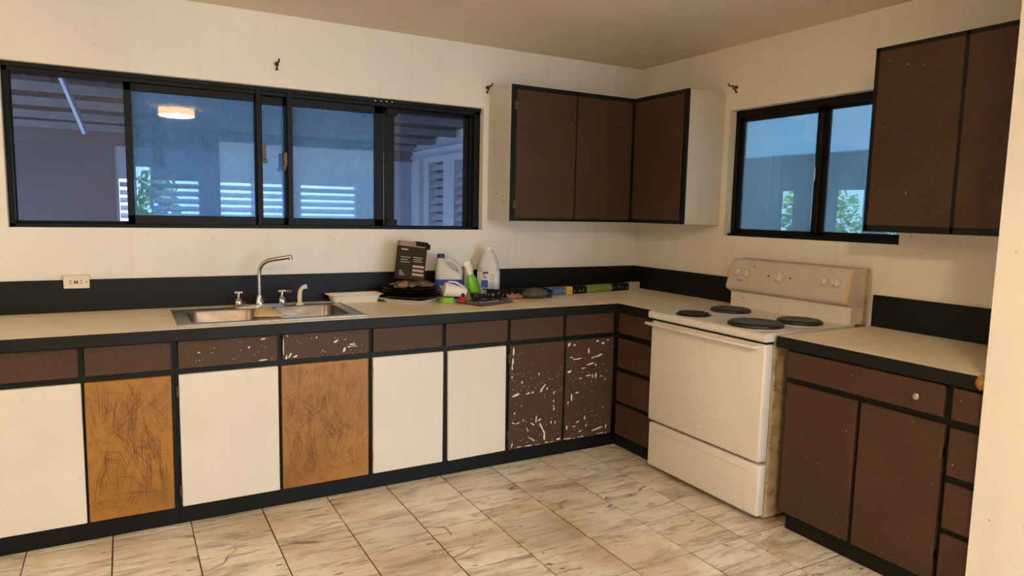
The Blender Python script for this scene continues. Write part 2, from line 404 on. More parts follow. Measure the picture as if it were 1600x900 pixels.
# marble tiles, one object each, sharing one mesh
tb = box(-.1537, .1537, -.1532, .1532, -.0035, 0, bev=.0012)
tme = bpy.data.meshes.new('tile'); tb.to_mesh(tme); tb.free(); tme.materials.append(M['tile'])
PX, PY = .3125, .3115
for i in range(-4, 10):
    for j in range(0, 11):
        cx = -3.100 + PX * (i + .5); cy = -.694 - PY * (j + .5)
        if cx > -.745 and cy < -1.95 and j > 3 and cx > -.7: continue
        t = bpy.data.objects.new('tile', tme); C.objects.link(t); t.parent = fl
        t.location = (cx + random.uniform(-.0006, .0006), cy, random.uniform(-.0006, .0002)); t.rotation_euler.z = 0
tb = box(-.1537, .1537, -.018, .018, -.0035, 0, bev=.0012)       # cut row against the plinth
tme2 = bpy.data.meshes.new('cut_tile'); tb.to_mesh(tme2); tb.free(); tme2.materials.append(M['tile'])
for i in range(-4, 8):
    t = bpy.data.objects.new('cut_tile', tme2); C.objects.link(t); t.parent = fl; t.location = (-3.100 + PX * (i + .5), -.674, 0)
struct('floor_far', bx(box(-6.2, -4.355, -6.5, 0, -.0035, 0), -4.355, 1.6, -6.5, -4.125, -.0035, 0), M['floor'])

# ------------------------------------------------------------------ windows
def bars(*rects):          # boxes in one bmesh
    q = bmesh.new()
    for r in rects: bx(q, *r, bev=.002)
    return q
YO, YI, YG = .05, .125, .095       # frame front, frame back
win = thing('window_1', None, None, (-2.54, .09, 1.333)); win['kind'] = 'structure'; del win['category']; win['label'] = 'long dark framed four panel sliding window above the sink'
WZ0, WZ1 = 1.333, 2.11
obj('outer_frame', bars((-3.80, -1.283, YO, YI, 2.068, WZ1), (-3.80, -1.283, YO, YI, WZ0, 1.352), (-3.80, -3.775, YO, YI, WZ0, WZ1), (-1.325, -1.283, YO, YI, WZ0, WZ1),
    (-3.80, -1.283, YO - .012, YO, 2.088, WZ1), (-1.343, -1.325, YO + .03, YI, WZ0, WZ1)), M['frame'], win)
def sash(par, x0, x1, z0, z1, y, wl, wr, wt, wb, glass, name='sash', th=.022):
    s = obj(name, bars((x0, x1, y, y + th, z1 - wt, z1), (x0, x1, y, y + th, z0, z0 + wb), (x0, x0 + wl, y, y + th, z0, z1), (x1 - wr, x1, y, y + th, z0, z1)), M['frame'], par)
    g = obj('pane', box(x0 + wl - .003, x1 - wr + .003, y + th * .4, y + th * .6, z0 + wb - .003, z1 - wt + .003), glass, s)
    return s
sash(win, -3.775, -3.270, 1.352, 2.072, .098, .006, .03, .006, .012, M['glass_clear'])
sash(win, -3.300, -2.632, 1.345, 2.068, .062, .034, .042, .040, .052, M['glass_hazy'])
sash(win, -2.512, -1.930, 1.345, 2.068, .062, .045, .058, .046, .048, M['glass_hazy'])
sash(win, -1.915, -1.343, 1.352, 2.068, .098, .066, .03, .022, .002, M['glass_clear'])
mid = obj('meeting_frame', bars((-2.690, -2.44, .090, .115, 2.022, 2.068), (-2.690, -2.44, .090, .115, 1.345, 1.392), (-2.665, -2.638, .04, .062, 1.352, 2.095), (-2.50, -2.472, .04, .062, 1.352, 2.095),
    (-1.90, -1.842, .062, .098, 1.345, 1.392), (-1.90, -1.842, .062, .098, 2.02, 2.068)), M['frame'], win)
obj('pane', box(-2.692, -2.44, .1, .104, 1.38, 2.03), M['glass_hazy'], mid)
obj('pane', box(-1.935, -1.86, .1, .104, 1.38, 2.03), M['glass_clear'], mid)
for x, dz in ((-2.630, .015), (-2.515, -.02)):
    lt = obj('latch', bx(box(x - .010, x + .012, .028, .062, 1.70 + dz, 1.78 + dz, bev=.003), x - .002 if x < -2.6 else x - .018, x + .018 if x < -2.6 else x + .002, .02, .034, 1.68 + dz, 1.705 + dz, bev=.002), M['hinge'], win)
for k in range(4):
    x = -1.99 + .035 * k; obj('screw', lathe(bmesh.new(), [(.0045, 0), (.0045, .004)], 8, (x, .038, 2.096), Matrix.Rotation(PI / 2, 3, 'X')), M['chrome'], win)

win2 = thing('window_2', None, None, (.09, -1.43, 1.333)); win2['kind'] = 'structure'; del win2['category']; win2['label'] = 'two panel dark framed sliding window right of the corner cabinet'
obj('outer_frame', bars((.055, .13, -2.003, -.864, 2.07, 2.11), (.055, .13, -2.003, -.864, 1.333, 1.358), (.055, .13, -.892, -.864, 1.333, 2.11), (.055, .13, -2.003, -1.975, 1.333, 2.11), (.03, .055, -2.003, -.864, 1.333, 1.348)), M['frame'], win2)
def sash_r(par, y0, y1, z0, z1, x, w0, w1, wt, wb, glass):
    s = obj('sash', bars((x, x + .022, y0, y1, z1 - wt, z1), (x, x + .022, y0, y1, z0, z0 + wb), (x, x + .022, y0, y0 + w0, z0, z1), (x, x + .022, y1 - w1, y1, z0, z1)), M['frame'], par)
    obj('pane', box(x + .009, x + .013, y0 + w0 - .003, y1 - w1 + .003, z0 + wb - .003, z1 - wt + .003), glass, s); return s
s = sash_r(win2, -1.478, -.892, 1.352, 2.075, .07, .036, .030, .035, .026, M['glass_right'])
sash_r(win2, -1.975, -1.435, 1.352, 2.075, .1, .03, .065, .022, .028, M['glass_right'])
obj('handle', box(.05, .07, -1.462, -1.452, 1.66, 1.74, bev=.003), M['chrome'], win2)

# ------------------------------------------------------------------ ceiling lamps (the light of the room)
def lamp(x, y, r, side, label, bottom, scol=None):
    t = thing('ceiling_lamp', label, 'lamp', (x, y, H), 'flush ceiling lamps')
    obj('base_plate', lathe(bmesh.new(), [(r * .9, 0), (r * .92, -.012), (r * .8, -.02)], 32, (x, y, H)), M['white'], t, smooth=True)
    obj('lamp_shade', lathe(bmesh.new(), [(r * .98, -.018), (r, -.03), (r, -.088), (r * .99, -.090)], 40, (x, y, H), caps=False), lamp_mat('lit_lamp_shade_side', side, scol), t, smooth=True)
    obj('diffuser', lathe(bmesh.new(), [(r * .97, -.088), (r * .9, -.096), (r * .5, -.104), (.01, -.107)], 40, (x, y, H)), lamp_mat('lit_lamp_diffuser', bottom), t, smooth=True)
lamp(-4.75, -2.49, .16, LAMP_A * 1.25, 'round flush ceiling lamp over the left half of the kitchen', LAMP_A * .8)
lamp(-2.78, -4.257, .175, 60.0, 'round flush ceiling lamp whose orange glow shows in the long window glass', LAMP_B, (1.0, .54, .20))

# ------------------------------------------------------------------ base cabinets
FY = -.683; FF = -.703           # frame face / door face (back run); right run uses the same on x
ZK = .085; ZT = .862
MATS = {'w': 'door_white', 'o': 'wood', 'b': 'brown', 'c': 'chip', 'd': 'chip2'}
def carcass(bm, x0, x1, y0, y1):
    """open-fronted look: solid body behind, frame proud"""
    bx(bm, x0, x1, y0, y1, ZK, ZT)
def front_panel(name, par, axis, a0, a1, z0, z1, mat, tilt=0, hinges=None, edge=None, label=None):
    q = bmesh.new()
    if axis == 'y': bx(q, a0, a1, FF, FY, z0, z1, bev=.0025)
    else: bx(q, FF, FY, a0, a1, z0, z1, bev=.0025)
    if tilt:
        c = Vector(((a0 + a1) / 2, FF, z1)) if axis == 'y' else Vector((FF, (a0 + a1) / 2, z1))
        bmesh.ops.rotate(q, verts=q.verts[:], cent=c, matrix=Matrix.Rotation(tilt, 3, 'Y' if axis == 'y' else 'X'))
    o = obj(name, q, M[mat], par, label=label)
    return o
def hinge(par, axis, a, z):
    if axis == 'y': q = bx(box(a - .006, a + .006, FF + .002, FY, z - .022, z + .022, bev=.002), a - .003, a + .003, FF - .003, FF + .004, z - .026, z + .026, bev=.001)
    else: q = bx(box(FF + .002, FY, a - .006, a + .006, z - .022, z + .022, bev=.002), FF - .003, FF + .004, a - .003, a + .003, z - .026, z + .026, bev=.001)
    obj('hinge', q, M['hinge'], par)
def base_unit(x0, x1, label, drawers, doors, hinges=()):
    t = thing('base_cabinet', label, 'cabinet', ((x0 + x1) / 2, -.34, 0), 'base cabinets along the window wall')
    sink = x0 < -2.9 and x1 > -2.5
    q = bmesh.new()
    if sink:
        bx(q, x0, x1, FY, -.665, ZK, ZT); bx(q, x0, x1, -.665, -.022, ZK, .60); bx(q, x0, x0 + .015, -.665, -.022, .60, ZT); bx(q, x1 - .015, x1, -.665, -.022, .60, ZT)
    else: bx(q, x0, x1, FY, -.022, ZK, ZT)
    obj('body', q, M['black'], t)
    obj('toe_kick', box(x0, x1, -.652, -.63, 0, ZK), M['black'], t)
    for a, c, mt, lb in drawers: front_panel('drawer', t, 'y', a, c, .732, .856, mt, label=lb)
    for a, c, mt, lb, tl in doors: front_panel('door', t, 'y', a, c, .096, .705, mt, tl, label=lb)
    for hx, hz in hinges: hinge(t, 'y', hx, hz)
    return t
fc = base_unit(-3.985, -3.148, 'black framed base cabinet at the far left with one white and one wood-stained door',
    [(-3.95, -3.508, 'brown', None), (-3.487, -3.161, 'brown', None)],
    [(-3.95, -3.503, 'door_white', 'plain white door', 0), (-3.491, -3.164, 'wood', 'wood-stained door with swirled brush marks', .004)])
sk = base_unit(-3.146, -2.256, 'black framed base cabinet under the sink with chipped drawer fronts',
    [(-3.133, -2.710, 'chip2', 'brown drawer front with chipped paint'), (-2.687, -2.266, 'chip2', 'brown drawer front with chipped paint')],
    [(-3.134, -2.709, 'door_white', 'plain white door', 0), (-2.694, -2.270, 'wood', 'wood-stained door with swirled brush marks', 0)],
    [(-3.1395, .63), (-3.1395, .17)])
base_unit(-2.254, -1.4585, 'black framed base cabinet with two plain white doors below two brown drawers',
    [(-2.244, -1.867, 'brown', None), (-1.843, -1.468, 'brown', None)],
    [(-2.245, -1.857, 'door_white', 'plain white door', 0), (-1.830, -1.474, 'door_white', 'plain white door hanging slightly askew', -.010)],
    [(-2.2495, .63), (-2.2495, .19)])
dc = base_unit(-1.457, -.708, 'black framed base cabinet beside the corner with two badly chipped brown doors',
    [(-1.447, -1.092, 'brown', None), (-1.071, -.722, 'brown', None)],
    [(-1.448, -1.082, 'chip', 'brown door with flaked paint', 0), (-1.066, -.716, 'chip', 'brown door with flaked paint', 0)],
    [(-1.4525, .63), (-1.4525, .19)])
def flake(q, x, z, l, a, w_, y=FF - .0006):
    pts_ = []
    n_ = 7; rr = random.Random(int(x * 9999 + z * 777))
    for k in range(n_):
        an = 2 * PI * k / n_; pts_.append((l * .5 * math.cos(an) * rr.uniform(.7, 1.1), w_ * .5 * math.sin(an) * rr.uniform(.6, 1.2)))
    vs = [q.verts.new((x + px * math.cos(a) - pz * math.sin(a), y, z + px * math.sin(a) + pz * math.cos(a))) for px, pz in pts_]
    vb = [q.verts.new((v.co.x, FF - .0001, v.co.z)) for v in vs]
    q.faces.new(vs)
    for k in range(n_): q.faces.new((vs[k], vs[(k + 1) % n_], vb[(k + 1) % n_], vb[k]))
def chips(par, x0, x1, z0, z1, spec, nrand, seed):
    q = bmesh.new(); rr = random.Random(seed)
    for u, v_, l, a, w_ in spec: flake(q, x0 + u * (x1 - x0), z1 - v_ * (z1 - z0), l, math.radians(a), w_)
    for k in range(nrand):
        u, v_ = rr.uniform(.03, .97), rr.choice((rr.uniform(.05, .98), rr.uniform(.7, .98), rr.uniform(.25, .5)))
        flake(q, x0 + u * (x1 - x0), z1 - v_ * (z1 - z0), rr.uniform(.002, .007), rr.uniform(0, 3), rr.uniform(.0015, .005))
    x = x0 + .01
    while x < x1 - .01 and z1 - z0 > .3:
        l = rr.uniform(.006, .05)
        if rr.random() < .6: flake(q, x, z0 + rr.uniform(.004, .010), l, rr.uniform(-.06, .10), rr.uniform(.003, .008))
        x += l * rr.uniform(.7, 1.5)
    o = obj('paint_chips', q, M['chipwhite'], par); o['kind'] = 'stuff'; o['label'] = 'white flakes where paint has come off'
chips(dc, -1.448, -1.082, .096, .705, [(.06, .06, .055, 90, .012), (.05, .15, .05, 86, .012), (.04, .21, .035, 92, .009), (.04, .30, .02, 90, .008), (.53, .30, .016, 80, .010), (.22, .36, .02, 70, .009), (.62, .43, .05, 48, .009), (.58, .46, .03, 60, .016), (.69, .45, .02, 70, .010),
    (.12, .475, .05, 12, .014), (.08, .485, .04, 5, .007), (.34, .475, .03, 8, .010), (.42, .47, .018, 20, .012), (.82, .50, .02, 80, .010), (.82, .58, .018, 80, .009), (.83, .66, .03, 85, .010), (.82, .63, .012, 80, .008), (.10, .65, .016, 80, .009), (.08, .745, .03, -20, .007), (.16, .75, .04, 12, .006), (.26, .73, .02, 80, .007),
    (.50, .74, .045, 85, .011), (.56, .75, .025, 30, .012), (.43, .78, .035, -30, .009), (.60, .82, .06, -62, .010), (.65, .88, .05, -66, .013), (.66, .92, .05, 88, .016), (.34, .83, .04, -65, .006), (.40, .92, .05, -30, .008), (.45, .94, .03, -50, .010), (.06, .96, .03, 70, .008), (.93, .97, .03, 10, .014), (.78, .79, .02, 80, .010), (.86, .80, .02, 70, .008)], 90, 3)
chips(dc, -1.066, -.716, .096, .705, [(.05, .04, .035, 60, .014), (.64, .03, .025, 0, .010), (.76, .055, .03, 5, .014), (.86, .03, .02, 0, .008), (.16, .05, .02, 30, .009), (.46, .12, .045, 92, .012), (.10, .17, .03, -10, .006), (.25, .19, .05, 6, .009), (.17, .19, .03, 4, .007), (.66, .18, .07, 14, .012), (.58, .19, .05, 10, .009),
    (.50, .255, .06, 8, .009), (.07, .31, .035, 12, .015), (.35, .29, .03, 0, .007), (.62, .27, .02, 80, .010), (.48, .37, .05, 4, .007), (.63, .375, .035, 84, .013), (.56, .38, .03, 86, .009), (.30, .39, .03, 0, .006), (.74, .39, .02, 30, .007), (.83, .43, .02, 80, .008), (.13, .57, .055, 94, .012), (.24, .53, .03, 6, .008), (.06, .62, .02, 80, .009),
    (.42, .80, .03, 80, .010), (.27, .83, .03, 30, .008), (.05, .87, .03, 95, .010), (.20, .87, .03, 5, .007), (.72, .93, .07, 14, .012), (.62, .94, .04, 10, .009), (.88, .92, .03, 85, .010), (.45, .88, .02, 70, .008), (.33, .93, .025, 20, .009)], 75, 4)
chips(sk, -3.133, -2.710, .732, .856, [(.85, .12, .03, 8, .008), (.70, .4, .012, 60, .007), (.2, .45, .010, 0, .006), (.85, .92, .05, 4, .006)], 16, 5)
chips(sk, -2.687, -2.266, .732, .856, [(.60, .42, .03, 30, .010), (.80, .58, .04, -4, .007), (.70, .78, .03, 75, .010), (.38, .2, .012, 60, .008), (.08, .82, .03, 60, .010), (.14, .88, .03, 20, .008), (.04, .9, .02, 80, .008), (.01, .5, .09, 90, .004)], 24, 6)
def grooves(par, x0, x1, z0, z1, seed, n_):
    q = bmesh.new(); rr = random.Random(seed)
    for k in range(n_):
        cx, cz = rr.uniform(x0 + .02, x1 - .02), rr.uniform(z0 + .02, z1 - .02); a = PI / 2 + rr.gauss(0, .42) if rr.random() < .88 else rr.uniform(0, PI)
        L_ = rr.uniform(.05, .19); curv = rr.uniform(-4, 4); m_ = rr.randint(1, 4)
        for i in range(m_):
            off = (i - m_ / 2) * rr.uniform(.006, .012); st = rr.uniform(-.3, .1); en = rr.uniform(.6, 1.1); w_ = rr.uniform(.0004, .0012); pr = None
            for t_ in range(8):
                f = (st + (en - st) * t_ / 7) * L_; aa = a + curv * f; x = cx + f * math.cos(a + curv * f / 2) - off * math.sin(aa); z = cz + f * math.sin(a + curv * f / 2) + off * math.cos(aa)
                if not (x0 + .003 < x < x1 - .003 and z0 + .003 < z < z1 - .003): pr = None; continue
                wt = w_ * math.sin(PI * (t_ + .6) / 8.2)
                c_ = (q.verts.new((x - wt * math.sin(aa), FF - .0004, z + wt * math.cos(aa))), q.verts.new((x + wt * math.sin(aa), FF - .0004, z - wt * math.cos(aa))))
                if pr: q.faces.new((pr[0], c_[0], c_[1], pr[1]))
                pr = c_
    o = obj('brush_strokes', q, M['groove'], par); o['kind'] = 'stuff'
grooves(fc, -3.489, -3.166, .098, .703, 11, 85)
grooves(sk, -2.692, -2.272, .098, .703, 12, 120)
t = thing('drawer_cabinet', 'stack of four brown drawers in black frame between the corner and the stove', 'cabinet', (-.35, -.9, 0))
obj('body', box(FY, -.022, -1.072, -.708, ZK, ZT), M['black'], t)
obj('toe_kick', bx(box(-.652, -.63, -1.072, -.653, 0, ZK), -.708, -.63, -.652, -.63, 0, ZK), M['black'], t)
for z0, z1 in ((.732, .856), (.520, .700), (.308, .492), (.098, .285)): front_panel('drawer', t, 'x', -1.060, -.724, z0, z1, 'brown')
t = thing('base_cabinet', 'black framed base cabinet right of the stove with long drawer over two brown doors', 'cabinet', (-.35, -2.3, 0))
obj('body', box(FY, -.022, -2.664, -1.945, ZK, ZT), M['black'], t)
obj('toe_kick', box(-.652, -.63, -2.664, -1.965, 0, ZK), M['black'], t)
dr = front_panel('drawer', t, 'x', -2.651, -1.957, .732, .852, 'brown')
obj('knob', lathe(bmesh.new(), [(.004, 0), (.005, .008), (.013, .012), (.013, .017), (.006, .02)], 16, (FF, -2.556, .790), Matrix.Rotation(-PI / 2, 3, 'Y')), M['chrome'], dr, smooth=True, label='small round chrome knob')
front_panel('door', t, 'x', -2.310, -1.962, .096, .706, 'brown'); front_panel('door', t, 'x', -2.662, -2.328, .096, .706, 'brown')
hinge(t, 'x', -2.656, .60); hinge(t, 'x', -2.656, .20)
t = thing('drawer_cabinet', 'narrow stack of four brown drawers partly hidden by the near wall end', 'cabinet', (-.35, -2.73, 0))
obj('body', box(FY, -.022, -2.798, -2.666, ZK, ZT), M['black'], t); obj('toe_kick', box(-.652, -.63, -2.798, -2.666, 0, ZK), M['black'], t)
for z0, z1 in ((.732, .850), (.520, .700), (.318, .492), (.098, .295)): front_panel('drawer', t, 'x', -2.796, -2.680, z0, z1, 'brown')

# ------------------------------------------------------------------ worktops
CZ0, CZ = .862, .915
t = thing('worktop', 'beige laminate worktop with black edge turning the corner from sink to stove', 'worktop', (-2.0, -.36, CZ0))
SX0, SX1, SY0, SY1 = -3.105, -2.290, -.650, -.150
q = bmesh.new()
bx(q, -3.985, SX0, -.726, -.02, CZ0, CZ); bx(q, SX1, -.02, -.726, -.02, CZ0, CZ); bx(q, SX0, SX1, -.726, SY0, CZ0, CZ); bx(q, SX0, SX1, SY1, -.02, CZ0, CZ)
bx(q, -.712, -.02, -1.075, -.726, CZ0, CZ)
obj('top_surface', q, M['counter'], t)
q = bmesh.new(); bx(q, -3.985, -.712, -.733, -.7262, CZ0 + .0005, CZ - .001, bev=.0015); bx(q, -.719, -.7122, -1.075, -.7262, CZ0 + .0005, CZ - .001, bev=.0015)
obj('edge_band', q, M['black'], t)
q = bmesh.new(); bx(q, -3.985, -.001, -.020, -.001, CZ - .02, 1.075, bev=.002)
tag(obj('backsplash', q, M['black'], loc=(-2.0, -.01, CZ)), 'long black backsplash strip under the long window', 'backsplash')
tag(obj('backsplash', box(-.020, -.001, -1.075, -.021, CZ - .02, 1.075, bev=.002), M['black'], loc=(-.01, -.55, CZ)), 'black backsplash strip between the room corner and the stove', 'backsplash')
t = thing('worktop', 'short beige laminate worktop with black edge right of the stove', 'worktop', (-.36, -2.35, CZ0))
obj('top_surface', box(-.712, -.02, -2.799, -1.912, CZ0, CZ), M['counter'], t)
obj('edge_band', bx(box(-.719, -.7122, -2.799, -1.905, CZ0 + .0005, CZ - .001, bev=.0015), -.712, -.02, -1.9115, -1.905, CZ0 + .0005, CZ - .001), M['black'], t)
tag(obj('backsplash', box(-.020, -.001, -2.799, -1.905, CZ - .02, 1.075, bev=.002), M['black'], loc=(-.01, -2.35, CZ)), 'short black backsplash strip right of the stove', 'backsplash')
q = bmesh.new(); bmesh.ops.create_icosphere(q, subdivisions=3, radius=1)
for v in q.verts:
    d = 1 + .25 * math.sin(9 * v.co.x + 5 * v.co.z) * math.cos(8 * v.co.y + 3 * v.co.z)
    v.co = Vector((v.co.x * .010 * d - .733, v.co.y * .016 * d - 2.784, v.co.z * .026 * d + .898))
tag(obj('filler_lump', q, M['foamchip'], loc=(-.733, -2.784, .88), smooth='all'), 'small ochre lump of filler on the worktop edge beside the near wall end', 'filler')

# ------------------------------------------------------------------ wall cabinets
UD = .313
t = thing('wall_cabinet', 'cream sided corner wall cabinet with three dark brown doors', 'cabinet', (-.4, -.25, 1.399))
q = bmesh.new()
prism(q, [(-1.247, -.001), (-1.247, -UD + .018), (-UD + .018, -UD + .018), (-UD + .018, -.82), (-.001, -.82), (-.001, -.001)], 'z', 1.399, 2.218)
obj('body', q, M['cabwhite'], t)
q = bmesh.new()
Z0, Z1 = 1.399, 2.221
yf0, yf1 = -UD, -UD + .017
for r in ((-1.247, -1.218, Z0, Z1), (-.779, -.770, Z0, Z1), (-.325, -UD, Z0, Z1)): bx(q, r[0], r[1], yf0, yf1, r[2], r[3])
bx(q, -1.218, -.325, yf0, yf1, Z0, Z0 + .018); bx(q, -1.218, -.325, yf0, yf1, Z1 - .026, Z1)
for r in ((-.82, -.787, Z0, Z1), (-.325, -.3131, Z0, Z1)): bx(q, yf0, yf1, r[0], r[1], r[2], r[3])
bx(q, yf0, yf1, -.787, -.325, Z0, Z0 + .024); bx(q, yf0, yf1, -.787, -.325, Z1 - .026, Z1)
obj('face_frame', q, M['black'], t)
for a, c in ((-1.217, -.780), (-.769, -.326)): obj('door', box(a, c, -UD - .003, -UD + .013, Z0 + .019, Z1 - .027, bev=.002), M['brown'], t)
obj('door', box(-UD - .003, -UD + .013, -.786, -.326, Z0 + .025, Z1 - .027, bev=.002), M['brown'], t)
for z in (1.50, 2.10): obj('hinge', box(-1.232, -1.216, -UD - .006, -UD, z - .025, z + .025, bev=.002), M['hinge'], t)
t = thing('wall_cabinet', 'dark brown wall cabinet at the right, overlapping the smaller window', 'cabinet', (-.16, -2.4, 1.399))
Z1 = 2.226
obj('body', box(-UD + .018, -.001, -2.799, -2.017, Z0, Z1 - .002), M['cabwhite'], t)
q = bmesh.new()
for a, c in ((-2.036, -2.017), (-2.418, -2.405), (-2.799, -2.782)): bx(q, yf0, yf1, a, c, Z0, Z1)
bx(q, yf0, yf1, -2.799, -2.017, Z0, Z0 + .028); bx(q, yf0, yf1, -2.799, -2.017, Z1 - .017, Z1)
obj('face_frame', q, M['black'], t)
for a, c in ((-2.404, -2.037), (-2.781, -2.419)): obj('door', box(-UD - .003, -UD + .013, a, c, Z0 + .029, Z1 - .018, bev=.002), M['brown'], t)

# ------------------------------------------------------------------ stove
t = thing('stove', 'white four burner electric stove with speckled grime between the worktops', 'stove', (-.4, -1.485, 0))
SA, SB = -1.882, -1.088
obj('body', box(-.700, -.062, SA + .004, SB - .004, .02, .885), M['grime'], t)
q = bmesh.new()
prof = [(-.772, .882), (-.780, .890), (-.781, .912), (-.776, .919), (-.760, .923), (-.12, .923), (-.12, .882)]
prism(q, prof, 'y', SA - .004, SB + .004)
obj('cooktop', q, M['enamel'], t)
# oven door, drawer
dz0, dz1 = .302, .868
od = obj('oven_door', box(-.762, -.702, SA + .002, SB - .004, dz0, dz1, bev=.010, seg=3), M['enamel'], t, smooth=True)
q = tube(bmesh.new(), [(-.758, SB - .03, .852), (-.792, SB - .028, .853), (-.800, SB - .03, .853)], .010); tube(q, [(-.758, SA + .05, .852), (-.792, SA + .05, .853)], .010)
bx(q, -.808, -.789, SA + .035, SB + .004, .847, .862, bev=.005, seg=2)
obj('handle', q, M['enamel'], od, smooth=True, label='long white bar handle')
sd = obj('storage_drawer', box(-.752, -.702, SA + .002, SB - .004, .034, .286, bev=.010, seg=3), M['enamel'], t, smooth=True)
obj('grip_rail', box(-.758, -.750, SA + .06, SB - .05, .244, .256, bev=.004, seg=2), M['enamel'], sd, smooth=True)
obj('gap_shade_strip', box(-.748, -.702, SA + .006, SB - .006, .868, .884), M['dark'], t)  # shaded gap under the cooktop, drawn as a dark strip
# backguard: riser plus bulging control panel
q = bmesh.new(); bx(q, -.150, -.062, SA + .004, SB - .004, .923, 1.012)
obj('riser', q, M['enamel'], t)
prof = [(-.150, 1.010), (-.186, 1.030), (-.190, 1.045), (-.152, 1.190), (-.140, 1.203), (-.062, 1.203), (-.062, 1.010)]
q = prism(bmesh.new(), prof, 'y', SA + .028, SB - .028); cp = obj('control_panel', q, M['panel'], t)
for a, c in ((SA - .001, SA + .028), (SB - .028, SB + .001)):
    obj('end_cap', prism(bmesh.new(), [(p[0] - .002 if p[0] < -.1 else p[0], p[1] + (.001 if p[1] > 1.1 else 0)) for p in prof], 'y', a, c), M['panel'], t)
    obj('corner_strip', prism(bmesh.new(), [(-.1565, 1.188), (-.1945, 1.046), (-.1905, 1.030), (-.180, 1.030), (-.182, 1.046), (-.148, 1.188)], 'y', a + (.001 if a < -1.5 else .018), c - (.010 if a < -1.5 else .001)), M['yellowed'], t, label='yellowed corner strip')
obj('back_plate', box(-.062, -.035, SA - .004, SB + .004, .02, 1.207), M['grime'], t)
ang = math.atan2(.038, .145); Rk = Matrix.Rotation(-PI / 2 + ang, 3, 'Y')
def knob(y, z, r):
    x = -.190 + (z - 1.045) / .145 * .038
    q = lathe(bmesh.new(), [(r * 1.18, 0), (r * 1.18, .002), (r, .003), (r * .9, .016), (r * .8, .018)], 28, (x, y, z), Rk)
    k = obj('knob', q, M['enamel'], t, smooth=True)
    obj('skirt_ring', lathe(bmesh.new(), [(r * 1.24, 0), (r * 1.24, .0012), (r * 1.16, .0014)], 28, (x, y, z), Rk), M['slot'], k)
    g = box(-.004, .004, -.004, .004, 0, 1); g.free()
    q = bmesh.new(); bx(q, -r * .9, r * .9, -.0045, .0045, .012, .026, bev=.002)
    bmesh.ops.rotate(q, verts=q.verts[:], cent=(0, 0, 0), matrix=Matrix.Rotation(.0, 3, 'Z'))
    bmesh.ops.rotate(q, verts=q.verts[:], cent=(0, 0, 0), matrix=Rk)
    bmesh.ops.translate(q, verts=q.verts[:], vec=(x, y, z)); obj('grip', q, M['panel'], k)
for y in (-1.148, -1.212, -1.728, -1.800): knob(y, 1.128, .019)
knob(-1.448, 1.124, .026)
for y in (-1.375, -1.520):
    obj('indicator_light', lathe(bmesh.new(), [(.005, 0), (.005, .003), (.003, .004)], 12, (-.190 + .022, y, 1.126), Rk), M['slot'], t)
q = bmesh.new()
for a, c in ((-1.162, -1.158), (-1.172, -1.164), (-1.182, -1.174), (-1.190, -1.184), (-1.200, -1.192)):
    bx(q, -.1835, -.1800, a, c, 1.082, 1.087 if a > -1.165 else 1.085)
obj('badge', q, M['slot'], t, label='small dark maker badge, too faint to read')
# burners
def burner(x, y, r, raised):
    br = obj('drip_bowl', lathe(bmesh.new(), [(r * 1.08, .923), (r * 1.08, .9255), (r * .95, .926)], 36, (x, y, 0)), M['enamel'] if raised else M['burner'], t, smooth=True)
    if raised:
        obj('burner_cover', lathe(bmesh.new(), [(r * 1.02, .926), (r * 1.03, .930), (r * 1.01, .939), (r * .94, .9445), (r * .70, .9455), (r * .68, .9445), (r * .2, .945)], 40, (x, y, 0)), M['burner'], br, smooth=True)
    else:
        for k in range(4):
            rr = r * (.88 - .2 * k)
            obj('coil', tube(bmesh.new(), [(x + rr * math.cos(a), y + rr * math.sin(a), .931) for a in [2 * PI * i / 28 for i in range(28)]], .0055, 6), M['burner'], br, smooth=True)
burner(-.652, -1.300, .088, False); burner(-.372, -1.300, .108, True); burner(-.630, -1.702, .130, True); burner(-.352, -1.738, .108, True)

# ------------------------------------------------------------------ sink and tap
t = thing('kitchen_sink', 'stainless steel double bowl sink let into the worktop', 'sink', (-2.69, -.4, CZ))
rz = .9215
bl = (-3.072, -2.728, -.620, -.225); br_ = (-2.680, -2.322, -.620, -.200)
q = bmesh.new()
bx(q, -3.128, bl[0], -.672, -.130, CZ, rz, bev=.0015); bx(q, bl[1], br_[0], -.672, -.130, CZ, rz, bev=.0015); bx(q, br_[1], -2.265, -.672, -.130, CZ, rz, bev=.0015)
for g in (bl, br_):
    bx(q, g[0], g[1], -.672, g[2], CZ, rz, bev=.0015); bx(q, g[0], g[1], g[3], -.130, CZ, rz, bev=.0015)
bx(q, -3.128, -2.265, -.672, -.664, rz - .001, rz + .003, bev=.0015); bx(q, -3.128, -3.120, -.672, -.130, rz - .001, rz + .003, bev=.0015); bx(q, -2.273, -2.265, -.672, -.130, rz - .001, rz + .003, bev=.0015)
bx(q, -3.128, -2.265, -.138, -.130, rz - .001, rz + .003, bev=.0015)
obj('rim', q, M['steel'], t)
